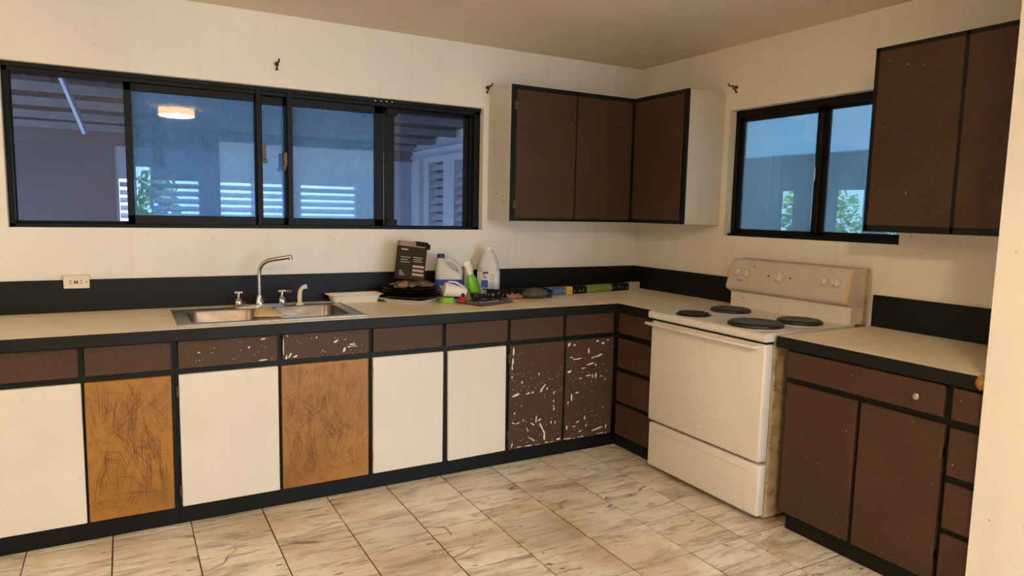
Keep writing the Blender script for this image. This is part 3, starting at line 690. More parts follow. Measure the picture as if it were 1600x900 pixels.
for g in (bl, br_):
    cx, cy, hx, hy = (g[0] + g[1]) / 2, (g[2] + g[3]) / 2, (g[1] - g[0]) / 2, (g[3] - g[2]) / 2
    L = [rloop(cx, cy, hx, hy, .002, rz - .001), rloop(cx, cy, hx - .006, hy - .006, .05, rz - .001), rloop(cx, cy, hx - .010, hy - .010, .05, rz - .008),
         rloop(cx, cy, hx - .018, hy - .018, .05, .76), rloop(cx, cy, hx - .045, hy - .045, .04, .735), rloop(cx, cy, .05, .05, .045, .730)]
    bb = obj('basin', loft(bmesh.new(), L, False, True), M['basin'], t, smooth=True)
    obj('drain', lathe(bmesh.new(), [(.042, .7305), (.042, .733), (.030, .733), (.028, .7315), (.004, .7315)], 24, (cx, cy, 0)), M['chrome'], bb, smooth=True)
# tap
t = thing('kitchen_tap', 'chrome bridge tap with high arched spout on the back of the sink', 'tap', (-2.70, -.170, rz))
obj('base_plate', loft(bmesh.new(), [rloop(-2.695, -.166, .135, .026, .024, rz + .0004), rloop(-2.695, -.166, .135, .026, .024, rz + .010), rloop(-2.695, -.166, .128, .021, .020, rz + .014)]), M['chrome'], t, smooth=True)
obj('spout_collar', lathe(bmesh.new(), [(.026, rz + .012), (.024, rz + .03), (.018, rz + .04), (.016, rz + .06)], 24, (-2.700, -.165, 0)), M['chrome'], t, smooth=True)
pts = [(-2.700, -.165, rz + .05), (-2.700, -.165, 1.09), (-2.697, -.170, 1.125), (-2.684, -.180, 1.150), (-2.660, -.195, 1.168), (-2.625, -.212, 1.177), (-2.585, -.232, 1.184), (-2.548, -.250, 1.192)]
sp = obj('spout', tube(bmesh.new(), pts, .0105, 14), M['chrome'], t, smooth=True)
obj('aerator', tube(bmesh.new(), [(-2.556, -.246, 1.194), (-2.550, -.249, 1.176)], .012, 14), M['chrome'], sp, smooth=True)
for x, lab in ((-2.805, 0), (-2.582, 1)):
    h = obj('handle', lathe(bmesh.new(), [(.022, rz + .012), (.022, rz + .024), (.020, rz + .034), (.011, rz + .046), (.007, rz + .052), (.007, rz + .070), (.014, rz + .072), (.014, rz + .080), (.008, rz + .082)], 24, (x, -.163, 0)), M['chrome'], t, smooth=True)
    obj('lever', box(x - .018, x + .020, -.170, -.156, rz + .073, rz + .083, bev=.003, seg=2), M['white'], h)
    if lab: obj('lever_grip', box(x + .020, x + .052, -.170, -.157, rz + .068, rz + .084, bev=.004, seg=2), M['umber'], h, label='brown lever grip')
t = thing('sink_sprayer', 'ivory pull-out spray head standing right of the tap', 'sprayer', (-2.490, -.175, rz))
obj('holder', lathe(bmesh.new(), [(.024, rz), (.022, rz + .007), (.014, rz + .012)], 20, (-2.490, -.175, 0)), M['ivory'], t, smooth=True)
obj('body', tube(bmesh.new(), [(-2.490, -.175, rz + .008), (-2.491, -.175, rz + .035), (-2.489, -.176, rz + .07), (-2.482, -.178, rz + .092)], [.011, .013, .012, .009], 16), M['ivory'], t, smooth=True)
obj('nozzle', tube(bmesh.new(), [(-2.483, -.178, rz + .088), (-2.470, -.186, rz + .098), (-2.455, -.192, rz + .102)], [.009, .012, .013], 16), M['white'], t, smooth=True)
# small things behind the tap
q = bmesh.new(); bmesh.ops.create_icosphere(q, subdivisions=3, radius=.028)
for v in q.verts: v.co *= 1 + .12 * math.sin(40 * v.co.x) * math.cos(37 * v.co.z + 20 * v.co.y)
bmesh.ops.translate(q, verts=q.verts[:], vec=(-2.668, -.085, CZ + .027))
tag(obj('wire_scrubber', q, M['burner'], loc=(-2.668, -.085, CZ), smooth=False), 'round dark wire scrubber behind the tap spout', 'scrubber')
tag(obj('bottle_cap', lathe(bmesh.new(), [(.012, CZ), (.012, CZ + .018), (.009, CZ + .021)], 16, (-2.768, -.07, 0)), M['red'], loc=(-2.768, -.07, CZ), smooth=True), 'little red cap behind the tap', 'cap')
# cloth folded over the divider
q = bmesh.new()
P3 = [(-2.790, -.560, rz + .006), (-2.700, -.590, rz + .004), (-2.640, -.585, rz + .006), (-2.700, -.420, rz + .034), (-2.735, -.410, rz + .036), (-2.775, -.470, rz + .020)]
top_ = [q.verts.new(p_) for p_ in P3]; cen = q.verts.new((-2.725, -.510, rz + .030)); bot = [q.verts.new((p_[0] + (.0), p_[1] + .012, rz + .0015)) for p_ in P3]
for i in range(6):
    q.faces.new((top_[i], top_[(i + 1) % 6], cen)); q.faces.new((bot[i], bot[(i + 1) % 6], top_[(i + 1) % 6], top_[i]))
q.faces.new(bot[::-1])
bmesh.ops.subdivide_edges(q, edges=q.edges[:], cuts=2, use_grid_fill=True, smooth=.35)
tag(obj('dish_cloth', q, M['sponge'], loc=(-2.715, -.50, rz), smooth='all'), 'stiff beige cloth lying over the divider between the sink bowls', 'cloth')

# ------------------------------------------------------------------ socket
t = thing('wall_socket', 'ivory double socket set sideways at the backsplash top left of the sink', 'socket', (-3.535, -.001, 1.066))
obj('box_housing', box(-3.592, -3.478, -.020, -.0005, 1.032, 1.100, bev=.003), M['ivory'], t)
fp = obj('face_plate', box(-3.590, -3.480, -.036, -.0205, 1.034, 1.098, bev=.004, seg=2), M['ivory'], t)
obj('socket_insert', box(-3.570, -3.500, -.039, -.036, 1.049, 1.083, bev=.001), M['ivory'], fp)
for x in (-3.560, -3.515):
    for z in (1.060, 1.072): obj('slot', box(x - .005, x + .005, -.0405, -.039, z - .0015, z + .0015), M['slot'], fp)
for x in (-3.542, -3.532): obj('test_button', box(x - .003, x + .003, -.041, -.039, 1.058, 1.074, bev=.0008), M['slot'], fp)
obj('screw', lathe(bmesh.new(), [(.003, 0), (.003, .002)], 8, (-3.494, -.037, 1.066), Matrix.Rotation(PI / 2, 3, 'X')), M['slot'], fp)

# ------------------------------------------------------------------ curtain brackets
def bracket(p, d, label, k=1):
    """p wall point, d outward unit vector"""
    t = thing('curtain_bracket', label, 'bracket', p, 'curtain rod brackets'); p = Vector(p); d = Vector(d); s_ = Vector((-d.y, d.x, 0))
    q = bmesh.new(); tube(q, [p + d * .001, p + d * .006], .011, 10); obj('wall_plate', q, M['brass'], t, smooth=True)
    obj('arm', tube(bmesh.new(), [p + d * .005, p + d * .03 + Vector((0, 0, .004)), p + d * .06 + Vector((0, 0, .002)), p + d * .075 + Vector((0, 0, .014))], .005, 8), M['brass'], t, smooth=True)
    obj('stay', tube(bmesh.new(), [p + d * .003 + Vector((0, 0, -.026)), p + d * .035 + Vector((0, 0, -.005))], .004, 8), M['brass'], t, smooth=True)
    obj('foot', tube(bmesh.new(), [p + d * .001 + Vector((0, 0, -.028)), p + d * .006 + Vector((0, 0, -.028))], .008, 8), M['brass'], t, smooth=True)
bracket((-2.56, 0, 2.232), (0, -1, 0), 'small brass bracket alone on the wall above the long window')
bracket((-1.262, 0, 2.240), (0, -1, 0), 'small brass bracket by the left top edge of the corner wall cabinet')
bracket((0, -.905, 2.245), (-1, 0, 0), 'small brass bracket above the smaller window beside the corner cabinet')

# ------------------------------------------------------------------ things on the worktop
Z = CZ
def tray(name, label, cx, cy, hx, hy, h, mat, rz_=0, fl=.012, cat='tray', th=.003):
    L = [rloop(cx, cy, hx - .02, hy - .02, .02, Z), rloop(cx, cy, hx - .004, hy - .004, .025, Z + h - .004), rloop(cx, cy, hx + fl, hy + fl, .03, Z + h),
         rloop(cx, cy, hx + fl, hy + fl, .03, Z + h + .002), rloop(cx, cy, hx - .006, hy - .006, .025, Z + h), rloop(cx, cy, hx - .024, hy - .024, .02, Z + th)]
    q = loft(bmesh.new(), L); bmesh.ops.rotate(q, verts=q.verts[:], cent=(cx, cy, 0), matrix=Matrix.Rotation(rz_, 3, 'Z'))
    return tag(obj(name, q, mat, loc=(cx, cy, Z), smooth=True), label, cat)
tray('foam_tray', 'empty white foam tray beside the right end of the sink', -2.165, -.112, .148, .068, .046, M['foam'], .02)
tray('serving_dish', 'white square dish under the stack of black plates', -1.845, -.208, .135, .135, .022, M['foam'], .70, .014, 'dish')
# black plates
pz = Z + .0245
lab = ['lowest round black plate of the stack, resting on the white dish', 'second round black plate from the bottom of the stack',
       'third round black plate from the bottom of the stack', 'topmost round black plate, under the patterned wrapper']
for k in range(4):
    r = (.170, .176, .178, .172)[k]; cx = -1.845 + (.0, .004, -.004, -.006)[k]; cy = -.208
    q = lathe(bmesh.new(), [(r * .60, pz), (r * .66, pz + .002), (r * .97, pz + .016), (r, pz + .019), (r * .985, pz + .021), (r * .66, pz + .008), (r * .58, pz + .006), (.002, pz + .006)], 48, (cx, cy, 0), caps=True)
    tag(obj('dinner_plate', q, M['blackp'], loc=(cx, cy, pz), smooth=True), lab[k], 'plate', 'stacked black plates'); pz += .0145
pt = pz + .009
# patterned wrapper: crumpled sheet
q = bmesh.new(); rnd = random.Random(3); n = 30; cx, cy = -1.845, -.205
rings = []
for k, f in enumerate((.0, .35, .7, 1.0)):
    if k == 0: rings.append([q.verts.new((cx, cy, pt + .018))]); continue
    rings.append([q.verts.new((cx + .140 * f * math.cos(2 * PI * i / n) * rnd.uniform(.9, 1.06), cy + .120 * f * math.sin(2 * PI * i / n) * rnd.uniform(.9, 1.05), pt + (.020, .022, .016, .003)[k] + rnd.uniform(-.003, .012))) for i in range(n)])
for i in range(n): q.faces.new((rings[0][0], rings[1][i], rings[1][(i + 1) % n]))
for a, b2 in zip(rings[1:], rings[2:]):
    for i in range(n): q.faces.new((a[i], b2[i], b2[(i + 1) % n], a[(i + 1) % n]))
bmesh.ops.solidify(q, geom=q.faces[:], thickness=.004)
tag(obj('crumpled_wrapper', q, M['wrapper'], loc=(cx, cy, pt)), 'crumpled brown patterned plastic wrapper on top of the black plates', 'wrapper')
q = bmesh.new(); bmesh.ops.create_icosphere(q, subdivisions=2, radius=1)
for v in q.verts:
    d = rnd.uniform(.8, 1.15); v.co = Vector((-1.935 + v.co.x * .030 * d, -.300 + v.co.y * .02 * d, pt + .018 + v.co.z * .020 * d))
tag(obj('crumpled_paper', q, M['copper'], loc=(-1.935, -.300, pt)), 'orange-brown crumpled paper at the left front of the plate stack', 'paper')
# dark carton leaning back on the stack
t = thing('food_carton', 'tall dark brown printed carton standing tilted on the plate stack', 'carton', (-1.858, -.19, pt + .032))
def cbox(x0, x1, y0, y1, z0, z1, **k):
    q = box(x0, x1, y0, y1, z0, z1, **k)
    return q
TR = Matrix.Translation((-1.858, -.19, pt + .035)) @ Matrix.Rotation(math.radians(7.5), 4, 'Y') @ Matrix.Rotation(math.radians(-5), 4, 'X') @ Matrix.Rotation(math.radians(-4), 4, 'Z')
def cpart(name, q, mat, lb=None):
    bmesh.ops.transform(q, verts=q.verts[:], matrix=TR); return obj(name, q, mat, t, label=lb)
cw, ch, ct = .084, .224, .030
cpart('body', box(-cw, cw, -ct, ct, 0, ch - .03, bev=.002), M['carton'])
cpart('lid', box(-cw - .001, cw + .001, -ct - .001, ct + .001, ch - .03, ch, bev=.002), M['copper'], 'copper coloured top band')
cpart('torn_flap', bx(box(.012, cw + .004, -ct - .004, ct - .01, ch - .022, ch + .006, bev=.003), .07, cw + .018, -ct - .002, ct, ch - .035, ch - .004, bev=.003), M['blackbox'], 'torn black flap')
yf = -ct - .0012
q = bmesh.new()
bx(q, -cw + .010, -cw + .052, yf, -ct, ch - .052, ch - .046)
for k in range(3): bx(q, -cw + .012, -cw + .068 - .012 * (k % 2), yf, -ct, .100 + .014 * k, .103 + .014 * k)
for k in range(3): bx(q, .004, .062 - .008 * (k % 2), yf, -ct, .108 + .012 * k, .111 + .012 * k)
for k in range(3): bx(q, -cw + .010, -cw + .044 - .01 * k, yf, -ct, .024 + .011 * k, .028 + .011 * k)
for k in range(3): bx(q, .004, .074, yf, -ct, .030 + .024 * k, .038 + .024 * k)
cpart('printed_lines', q, M['print'])['kind'] = 'stuff'
q = bmesh.new()
for k in range(3): bx(q, .004, .074, yf - .0003, -ct, .0225 + .024 * k, .0298 + .024 * k)
cpart('printed_stripes', q, M['printred'])['kind'] = 'stuff'

def spin(t, deg): t.rotation_euler.z = math.radians(deg)
# bleach jug
def shell(prof, c, n=6, cap=True):
    """prof: list of (dx, hx, hy, r, z)"""
    return loft(bmesh.new(), [rloop(c[0] + p[0], c[1], p[1], p[2], min(p[3], p[1] * .98, p[2] * .98), p[4], n) for p in prof])
c = (-1.590, -.165)
t = thing('plastic_jug', 'milky white handled jug with navy cap behind the tipped cup', 'jug', (*c, Z))
obj('body', shell([(0, .076, .045, .03, Z), (0, .083, .052, .035, Z + .006), (0, .083, .052, .035, Z + .135), (-.004, .080, .050, .035, Z + .155), (-.018, .063, .046, .035, Z + .175), (-.035, .042, .038, .03, Z + .200), (-.046, .028, .028, .026, Z + .228), (-.050, .020, .020, .019, Z + .245), (-.050, .018, .018, .017, Z + .252)], c), M['milky'], t, smooth='all')
obj('handle', tube(bmesh.new(), [(c[0] - .030, c[1], Z + .232), (c[0] - .005, c[1], Z + .238), (c[0] + .030, c[1], Z + .226), (c[0] + .058, c[1], Z + .200), (c[0] + .072, c[1], Z + .170), (c[0] + .072, c[1], Z + .135)], [.012, .014, .014, .014, .014, .013], 12), M['milky'], t, smooth='all')
obj('cap', lathe(bmesh.new(), [(.021, Z + .250), (.022, Z + .254), (.022, Z + .272), (.020, Z + .275)], 24, (c[0] - .050, c[1], 0)), M['navy'], t, smooth=True)
lb = obj('label', shell([(0, .0842, .0532, .035, Z + .018), (0, .0842, .0532, .035, Z + .122)], c), M['blue'], t, smooth='all', label='blue and white label')
obj('label_panel', box(c[0] - .075, c[0] - .02, c[1] - .0545, c[1] - .052, Z + .03, Z + .085), M['print'], lb)

spin(t, -24)
# white tipped cup, lime base, red cap
t = thing('tipped_cup', 'white plastic cup lying tipped on the lime lid in front of the jug', 'cup', (-1.655, -.30, Z))
q = bmesh.new()
ax = Vector((.62, -.05, -.28)).normalized()
Rs = ax.to_track_quat('Z', 'Y').to_matrix()
Rs = Vector((.96, -.22, -.18)).normalized().to_track_quat('Z', 'Y').to_matrix()
lathe(q, [(.038, 0), (.043, .004), (.043, .010), (.040, .014), (.036, .06), (.028, .115), (.024, .13), (.020, .132)], 28, (-1.700, -.345, Z + .082), Rs)
obj('cup', q, M['foam'], t, smooth=True)
obj('rim_lip', tube(bmesh.new(), [(-1.665, -.325, Z + .122), (-1.620, -.33, Z + .118), (-1.570, -.325, Z + .092), (-1.535, -.315, Z + .062)], [.005, .006, .006, .004], 8), M['white'], t, smooth=True)
obj('grey_blade', prism(bmesh.new(), [(-1.615, Z + .018), (-1.60, Z + .095), (-1.545, Z + .072), (-1.585, Z + .02)], 'y', -.31, -.295), M['carton'], t)
tag(obj('lime_lid', lathe(bmesh.new(), [(.046, Z), (.050, Z + .004), (.050, Z + .014), (.044, Z + .020), (.038, Z + .031), (.02, Z + .033)], 32, (-1.672, -.330, 0)), M['lime'], loc=(-1.672, -.33, Z), smooth=True), 'lime green round lid under the tipped white cup', 'lid')
q = lathe(bmesh.new(), [(.020, Z), (.026, Z + .006), (.027, Z + .020), (.018, Z + .034), (.006, Z + .040)], 14, (-1.602, -.395, 0))
t = thing('red_stopper', 'ribbed red stopper between the lime lid and the smoky tray', 'stopper', (-1.602, -.395, Z)); obj('cup', q, M['red'], t)
obj('peg', lathe(bmesh.new(), [(.010, Z + .036), (.012, Z + .05), (.007, Z + .06)], 12, (-1.602, -.395, 0)), M['slot'], t, smooth=True)

# green spray bottle, tilted
TS = Matrix.Translation((-1.448, -.262, Z + .004)) @ Matrix.Rotation(math.radians(-17), 4, 'Y')
t = thing('spray_bottle', 'bright green spray bottle with white trigger leaning by the jug', 'bottle', (-1.448, -.262, Z))
def spart(name, q, mat, lb=None, sm=True):
    bmesh.ops.transform(q, verts=q.verts[:], matrix=TS); return obj(name, q, mat, t, smooth=sm, label=lb)
spart('body', loft(bmesh.new(), [rloop(0, 0, hx, hy, min(hx, hy) * .9, z) for hx, hy, z in ((.026, .018, 0), (.032, .022, .005), (.033, .023, .06), (.036, .024, .10), (.030, .020, .135), (.017, .015, .160), (.014, .014, .170))]), M['green'], None, 'all')
spart('label', box(.012, .0345, -.0245, -.015, .012, .12, bev=.004), M['olive'], 'olive printed label')
spart('neck', lathe(bmesh.new(), [(.018, .158), (.019, .165), (.022, .178), (.014, .200), (.012, .212)], 20), M['white'])
spart('trigger_head', loft(bmesh.new(), [[(x, y, z) for x, y in rrect(dx, 0, hx, .012, .008)] for dx, hx, z in ((-.002, .014, .205), (-.006, .022, .222), (-.002, .024, .236), (0, .016, .244))]), M['white'])
spart('trigger', tube(bmesh.new(), [(.014, 0, .228), (.024, 0, .205), (.024, 0, .178)], [.006, .005, .004], 8), M['white'])

# patterned small carton behind
t = thing('small_box', 'small cream patterned box against the backsplash behind the spray bottle', 'box', (-1.39, -.07, Z))
obj('body', box(-1.440, -1.376, -.075, -.030, Z, Z + .185, bev=.002), M['cream'], t)
q = bmesh.new()
for k in range(9): bx(q, -1.434 + .014 * (k % 4), -1.428 + .014 * (k % 4) + .004 * (k % 3), -.0765, -.075, Z + .14 + .013 * (k // 4), Z + .147 + .013 * (k // 4))
obj('print', q, M['umber'], t)

# gallon bottle
c = (-1.300, -.135)
t = thing('plastic_bottle', 'tall clear-white bottle with blue and white label, rightmost of the bottles', 'bottle', (*c, Z))
obj('body', loft(bmesh.new(), [rloop(c[0], c[1], h, h * .82, h * .55, z) for h, z in ((.062, Z), (.070, Z + .006), (.071, Z + .165), (.067, Z + .195), (.052, Z + .240), (.036, Z + .275), (.022, Z + .295), (.020, Z + .302))]), M['milky'], t, smooth='all')
obj('cap', lathe(bmesh.new(), [(.0215, Z + .298), (.0225, Z + .302), (.0225, Z + .314), (.020, Z + .317)], 20, (*c, 0)), M['white'], t, smooth=True)
lb = obj('label', loft(bmesh.new(), [rloop(c[0], c[1], .0722, .0722 * .82, .0722 * .55, z) for z in (Z + .045, Z + .158)]), M['white'], t, smooth='all')
yf = c[1] - .0722 * .82
for nm, r, mt in (('label_band', (-.062, -.002, .148, .159), 'navy'), ('label_block', (-.075, -.002, .060, .108), 'blue'), ('label_band', (-.062, .062, .045, .053), 'navy')):
    obj(nm, box(c[0] + r[0] * .6, c[0] + r[1] if r[1] < 0 else c[0] + r[1] * .62, yf - .0012, yf + .002, Z + r[2], Z + r[3]), M[mt], lb)
q = bmesh.new()
for k in range(8):
    for j in range(4): bx(q, c[0] + .006 + j * .009, c[0] + .012 + j * .009, yf - .0010, yf + .001, Z + .062 + .011 * k, Z + .066 + .011 * k)
for k in range(3): bx(q, c[0] - .034, c[0] - .008 - .006 * k, yf - .0010, yf + .001, Z + .118 + .009 * k, Z + .122 + .009 * k)
obj('label_print', q, M['navy'], lb)
spin(t, -27)
# smoky tray lid
q = loft(bmesh.new(), [rloop(0, 0, .150, .100, .02, 0), rloop(0, 0, .155, .105, .02, .002), rloop(0, 0, .135, .085, .02, .014), rloop(0, 0, .130, .080, .02, .015)])
bmesh.ops.rotate(q, verts=q.verts[:], cent=(0, 0, 0), matrix=Matrix.Rotation(math.radians(20), 3, 'Z')); bmesh.ops.translate(q, verts=q.verts[:], vec=(-1.462, -.420, Z + .001))
tag(obj('tray_lid', q, M['smoky'], loc=(-1.462, -.42, Z), smooth=True), 'smoky grey plastic lid lying flat at the worktop front', 'lid')
t = thing('hand_tool', 'short black handled tool lying on the smoky lid below the spray bottle', 'tool', (-1.455, -.335, Z + .016))
obj('body', box(-1.475, -1.385, -.355, -.325, Z + .017, Z + .042, bev=.004), M['blackp'], t)
obj('head', box(-1.515, -1.475, -.360, -.320, Z + .017, Z + .050, bev=.006, seg=2), M['burner'], t)

# row of wrap boxes
def wrapbox(name, label, p0, p1, h, d, bands, z0=Z):
    """p0,p1 front bottom edge; bands [(f0,f1,mat)]"""
    p0 = Vector((*p0, 0)); p1 = Vector((*p1, 0)); u = (p1 - p0); L = u.length; u.normalize(); a = math.atan2(u.y, u.x)
    t = thing(name, label, 'carton', (p0.x, p0.y, z0), 'wrap and foil cartons along the backsplash'); T = Matrix.Translation((p0.x, p0.y, z0)) @ Matrix.Rotation(a, 4, 'Z')
    def pt_(nm, q, mt, lb=None):
        bmesh.ops.transform(q, verts=q.verts[:], matrix=T); obj(nm, q, mt, t, label=lb)
    pt_('body', box(.001, L - .001, .001, d, 0, h - .001, bev=.0015), M['blackbox'])
    for f0, f1, mt, lb in bands: pt_('printed_band', box(f0 * L, f1 * L, -.0005, d + .0005, .0005, h, bev=.001), M[mt], lb)
    q = bmesh.new()
    for f0, f1, mt, lb in bands:
        n = max(1, int((f1 - f0) * L / .035))
        for k in range(n):
            x = f0 * L + (k + .3) * (f1 - f0) * L / n
            x += random.uniform(-.006, .008); hh = random.uniform(.25, .5); bx(q, x, x + random.uniform(.006, .024), -.0014, 0, h * hh, h * (hh + random.uniform(.05, .12))); bx(q, x + .004, x + random.uniform(.008, .016), -.0014, 0, h * (hh + .2), h * (hh + .26))
    pt_('printed_marks', q, M['print'])
wrapbox('foil_box', 'long black carton with pale marks, left end of the row along the backsplash', (-1.35, -.262), (-.93, -.262), .050, .052, [(0, 1, 'blackbox', None)])
wrapbox('foil_box', 'carton banded blue, yellow and black in the row along the backsplash', (-.915, -.262), (-.602, -.235), .050, .05, [(0, .45, 'bluebox', 'blue-grey band'), (.45, .62, 'yellow', 'yellow band'), (.62, 1, 'blackbox', None)])
wrapbox('foil_box', 'green and black carton in the row along the backsplash', (-.592, -.232), (-.185, -.172), .050, .05, [(0, .58, 'greenbox', 'green band'), (.58, 1, 'blackbox', None)])
wrapbox('foil_box', 'short cream carton closing the row nearest the room corner', (-.178, -.165), (-.060, -.140), .050, .05, [(0, 1, 'cream', None)])
# cloth lump and wrapper in front of the boxes
def lump(name, label, cat, c, s, mat, seed, sub=3, rough=.18):
    q = bmesh.new(); bmesh.ops.create_icosphere(q, subdivisions=sub, radius=1); r = random.Random(seed); ph = [r.uniform(0, 6) for _ in range(6)]
    for v in q.verts:
        k = v.co.copy(); d = 1 + rough * math.sin(5 * k.x + ph[0]) * math.cos(6 * k.y + ph[1]) + rough * .6 * math.sin(13 * k.x + 7 * k.z + ph[2]) + rough * .4 * math.cos(17 * k.y + 11 * k.x + ph[3])
        v.co = Vector((c[0] + k.x * s[0] * d, c[1] + k.y * s[1] * d, max(c[2], c[2] + s[2] * .9 + k.z * s[2] * d)))
    return tag(obj(name, q, mat, loc=c, smooth='all'), label, cat)
lump('grey_cloth', 'grey-green crumpled cloth in front of the long black carton', 'cloth', (-1.075, -.345, Z), (.085, .045, .034), M['cloth'], 4)
lump('snack_wrapper', 'dark pink shiny wrapper beside the grey-green cloth', 'wrapper', (-1.215, -.335, Z), (.050, .026, .017), M['pink'], 9, rough=.1)
q = bmesh.new()
for k, (dx, dy, a, l) in enumerate(((0, 0, .3, .035), (.03, -.012, -.5, .030), (-.035, -.004, .9, .028), (.012, -.03, .1, .032))):
    s2 = box(-l, l, -.006, .006, Z + .0005 + .002 * k, Z + .006 + .002 * k, bev=.002); bmesh.ops.rotate(s2, verts=s2.verts[:], cent=(0, 0, 0), matrix=Matrix.Rotation(a, 3, 'Z')); bmesh.ops.translate(s2, verts=s2.verts[:], vec=(-1.205 + dx, -.425 + dy, 0))
    me = bpy.data.meshes.new('x'); s2.to_mesh(me); s2.free(); q.from_mesh(me); bpy.data.meshes.remove(me)
tag(obj('yellow_scraps', q, M['yellow'], loc=(-1.205, -.425, Z)), 'few yellow plastic scraps on the worktop in front of the pink wrapper', 'scrap')
t = thing('small_box', 'small navy and black box at the right of the grey-green cloth', 'box', (-.965, -.325, Z)); obj('body', box(-.990, -.945, -.345, -.305, Z, Z + .045, bev=.003), M['navy'], t); obj('flap', box(-.991, -.944, -.346, -.304, Z + .034, Z + .047, bev=.002), M['blackbox'], t)

# ------------------------------------------------------------------ outside: covered patio behind the long window
struct('patio_floor', box(-12, 12, .15, 12, -.12, -.02), M['patio'])
roof = thing('patio_roof', 'dark corrugated patio roof on thin steel purlins outside the long window', 'roof', (-2.4, 2.4, 2.3))
def rzf(y): return 2.52 - .0667 * (y - .15)
q = bmesh.new(); n = 150; top = []; 
for j in (0, 1):
    y = (.16, 5.0)[j]; top.append([q.verts.new((-5.6 + 5.6 * i / n, y, rzf(y) + .03 + .012 * math.sin(i * 1.9))) for i in range(n + 1)])
for i in range(n): q.faces.new((top[0][i], top[0][i + 1], top[1][i + 1], top[1][i]))
bmesh.ops.solidify(q, geom=q.faces[:], thickness=.004)
obj('roof_sheet', q, M['roof'], roof)
for y in (.7, 1.3, 1.92, 2.53, 3.15, 3.78, 4.35):
    z = rzf(y); obj('purlin', bx(box(-5.6, -.03, y - .002, y + .002, z - .05, z + .015), -5.6, -.03, y - .002, y + .04, z - .052, z - .048), M['purlin'], roof)
obj('brace', tube(bmesh.new(), [(-3.70, 2.15, 2.42), (-3.55, 2.25, 1.98)], .022, 4), M['pale_wall'], roof, label='pale blue slanting brace')
obj('reflection_board', box(-3.075, -2.975, 3.0, 3.03, 1.78, 2.34), M['reflected_frame'], roof, label='brown board standing in for a reflected door frame')  # added board, drawn for the door frame reflected in the pane
FYW = 4.6
fw = struct('wall_patio', bx(bx(box(-6.2, -3.42, FYW, FYW + .12, -.02, 2.065), -3.42, -3.40, FYW - .03, FYW + .12, -.02, 2.065), -6.2, -6.1, FYW - .05, FYW, -.02, 2.06), M['gray_wall'])
q = bmesh.new(); bx(q, -6.2, -.0, FYW - .03, FYW + .16, 2.065, 2.21); bx(q, -6.2, -3.84, FYW, FYW + .12, 2.21, 2.36); bx(q, -3.70, .0, FYW, FYW + .12, 2.21, 2.36)
obj('beam', q, M['gray_beam'], fw)
gaps = [(-3.35, -3.20), (-3.185, -3.045), (-3.022, -2.562), (-2.335, -1.636), (-1.428, -.745)]
q = bmesh.new(); xs = -3.40
for k, (a, c) in enumerate(gaps):
    bx(q, xs, a, FYW, FYW + .10, -.02, 2.065)
    zt = 1.72 if k != 1 else 1.86
    bx(q, a, c, FYW, FYW + .10, zt, 2.065); bx(q, a, c, FYW, FYW + .10, -.02, .85); xs = c
bx(q, xs, 0, FYW, FYW + .10, -.02, 2.065)
fw2 = struct('wall_patio_louvred', q, M['pale_wall'])
for k, (a, c) in enumerate(gaps):
    if k == 1: continue
    z = .88
    while z < 1.70:
        s_ = box(a + .004, c - .004, -.045, .045, -.004, .004); bmesh.ops.rotate(s_, verts=s_.verts[:], cent=(0, 0, 0), matrix=Matrix.Rotation(.6, 3, 'X')); bmesh.ops.translate(s_, verts=s_.verts[:], vec=(0, FYW + .05, z + .02))
        obj('louvre_slat', s_, M['shutter'], fw2); z += .0845
# wing of the house on the right of the patio, with louvred windows facing the patio
lw = [(4.02, 3.57), (3.26, 2.70), (2.40, 1.85)]
q = bmesh.new(); ys = FYW
for a, c in lw:
    bx(q, 0, .12, a, ys, -.02, 2.6); bx(q, 0, .12, c, a, 2.03, 2.6); bx(q, 0, .12, c, a, -.02, .8); ys = c
bx(q, 0, .12, .15, ys, -.02, 2.6)
ww = struct('wall_wing', q, M['shutter'])
q = bmesh.new()
for z, d in ((2.10, .03), (2.20, .06)): bx(q, -d, 0, .16, FYW, z, z + .03)
obj('fascia_board', q, M['pale_wall'], ww)
obj('corner_post', box(-.06, 0, 4.18, 4.26, 0, 2.09), M['shutter'], ww)
for a, c in lw:
    z = .84
    while z < 2.0:
        s_ = box(-.05, .05, c + .004, a - .004, -.004, .004); bmesh.ops.rotate(s_, verts=s_.verts[:], cent=(0, 0, 0), matrix=Matrix.Rotation(-.75, 3, 'Y')); bmesh.ops.translate(s_, verts=s_.verts[:], vec=(.055, 0, z + .03))
        obj('louvre_slat', s_, M['shutter'], ww); z += .1
    obj('window_backing', box(.11, .118, c, a, .8, 2.03), M['gray_beam'], ww)
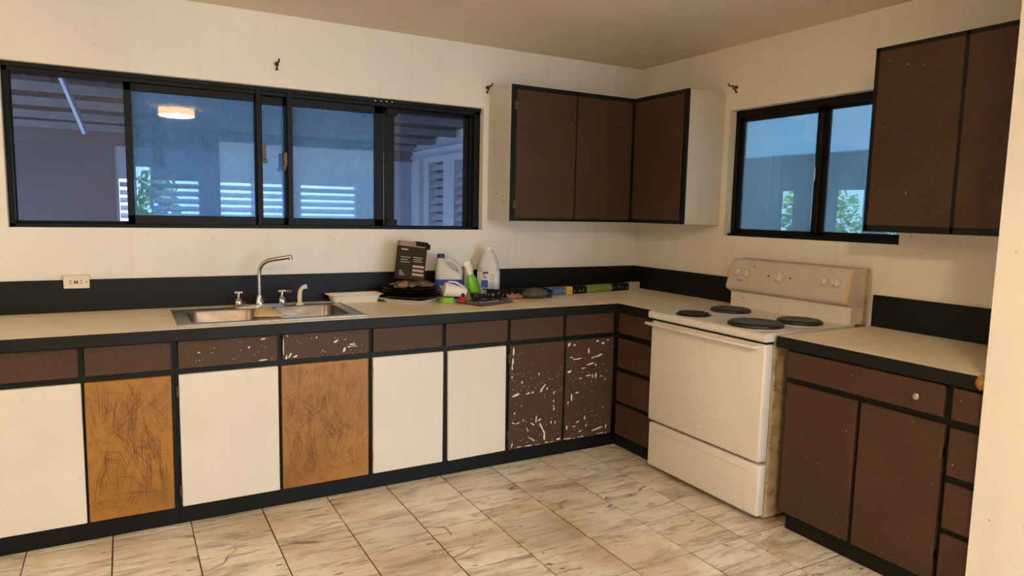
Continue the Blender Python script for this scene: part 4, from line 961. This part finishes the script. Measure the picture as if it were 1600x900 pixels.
# ------------------------------------------------------------------ outside: porch beyond the smaller window
struct('porch_floor', box(.15, 9, -3.0, .15, -.12, -.02), M['patio'])
pw = bmesh.new()
bx(pw, 5.0, 5.15, -3.0, 6.5, 2.34, 3.2)                                   # pale upper wall band
struct('wall_porch_header', pw, M['pale_wall'])
pw = bmesh.new()
bx(pw, 5.6, 5.75, -3.0, 6.5, 1.86, 2.6); bx(pw, 5.6, 5.75, -3.0, 6.5, -.02, .9)
for y0, y1 in ((3.42, 6.5), (2.45, 3.10), (1.70, 1.95), (-3.0, 1.2)): bx(pw, 5.6, 5.75, y0, y1, .9, 1.86)
bx(pw, 5.02, 5.10, 2.90, 2.97, -.02, 2.34)
struct('wall_porch', pw, M['gray_wall'])

def shrub(name, label, c, r, h, n, seed):
    t = thing(name, label, 'shrub', (c[0], c[1], -.02), 'greenery outside the windows'); rr = random.Random(seed); q = bmesh.new()
    for i in range(n):
        d = Vector((rr.gauss(0, 1), rr.gauss(0, 1), rr.gauss(0, 1))).normalized() * rr.uniform(.55, 1)
        p = Vector((c[0] + d.x * r, c[1] + d.y * r, h * .6 + d.z * h * .45)); a = Vector((rr.gauss(0, 1), rr.gauss(0, 1), rr.gauss(0, 1))).normalized(); b3 = a.orthogonal().normalized(); s_ = rr.uniform(.05, .11)
        vs = [q.verts.new(p + a * s_), q.verts.new(p + b3 * s_ * .4), q.verts.new(p - a * s_), q.verts.new(p - b3 * s_ * .4)]; q.faces.new(vs)
    o = obj('foliage', q, M['leaf'], t); o['kind'] = 'stuff'
    obj('stem', tube(bmesh.new(), [(c[0], c[1], -.02), (c[0] + .03, c[1], h * .4), (c[0], c[1] + .03, h * .7)], [.05, .04, .02], 8), M['bark'], t)
shrub('garden_shrub', 'leafy green shrub seen through the smaller window, left pane', (8.2, 4.6, 0), .8, 2.2, 1400, 1)
shrub('garden_shrub', 'leafy green shrub seen through the smaller window, right pane', (8.0, 2.6, 0), .9, 2.3, 1400, 2)
shrub('garden_plant', 'green garden plant glimpsed through the long window behind the patio', (-2.95, 5.7, 0), .30, 1.9, 500, 5)
struct('ground', box(-14, 14, -12, 18, -.3, -.121), M['patio'])

for o in bpy.data.objects:
    if '_w' in o: del o['_w']
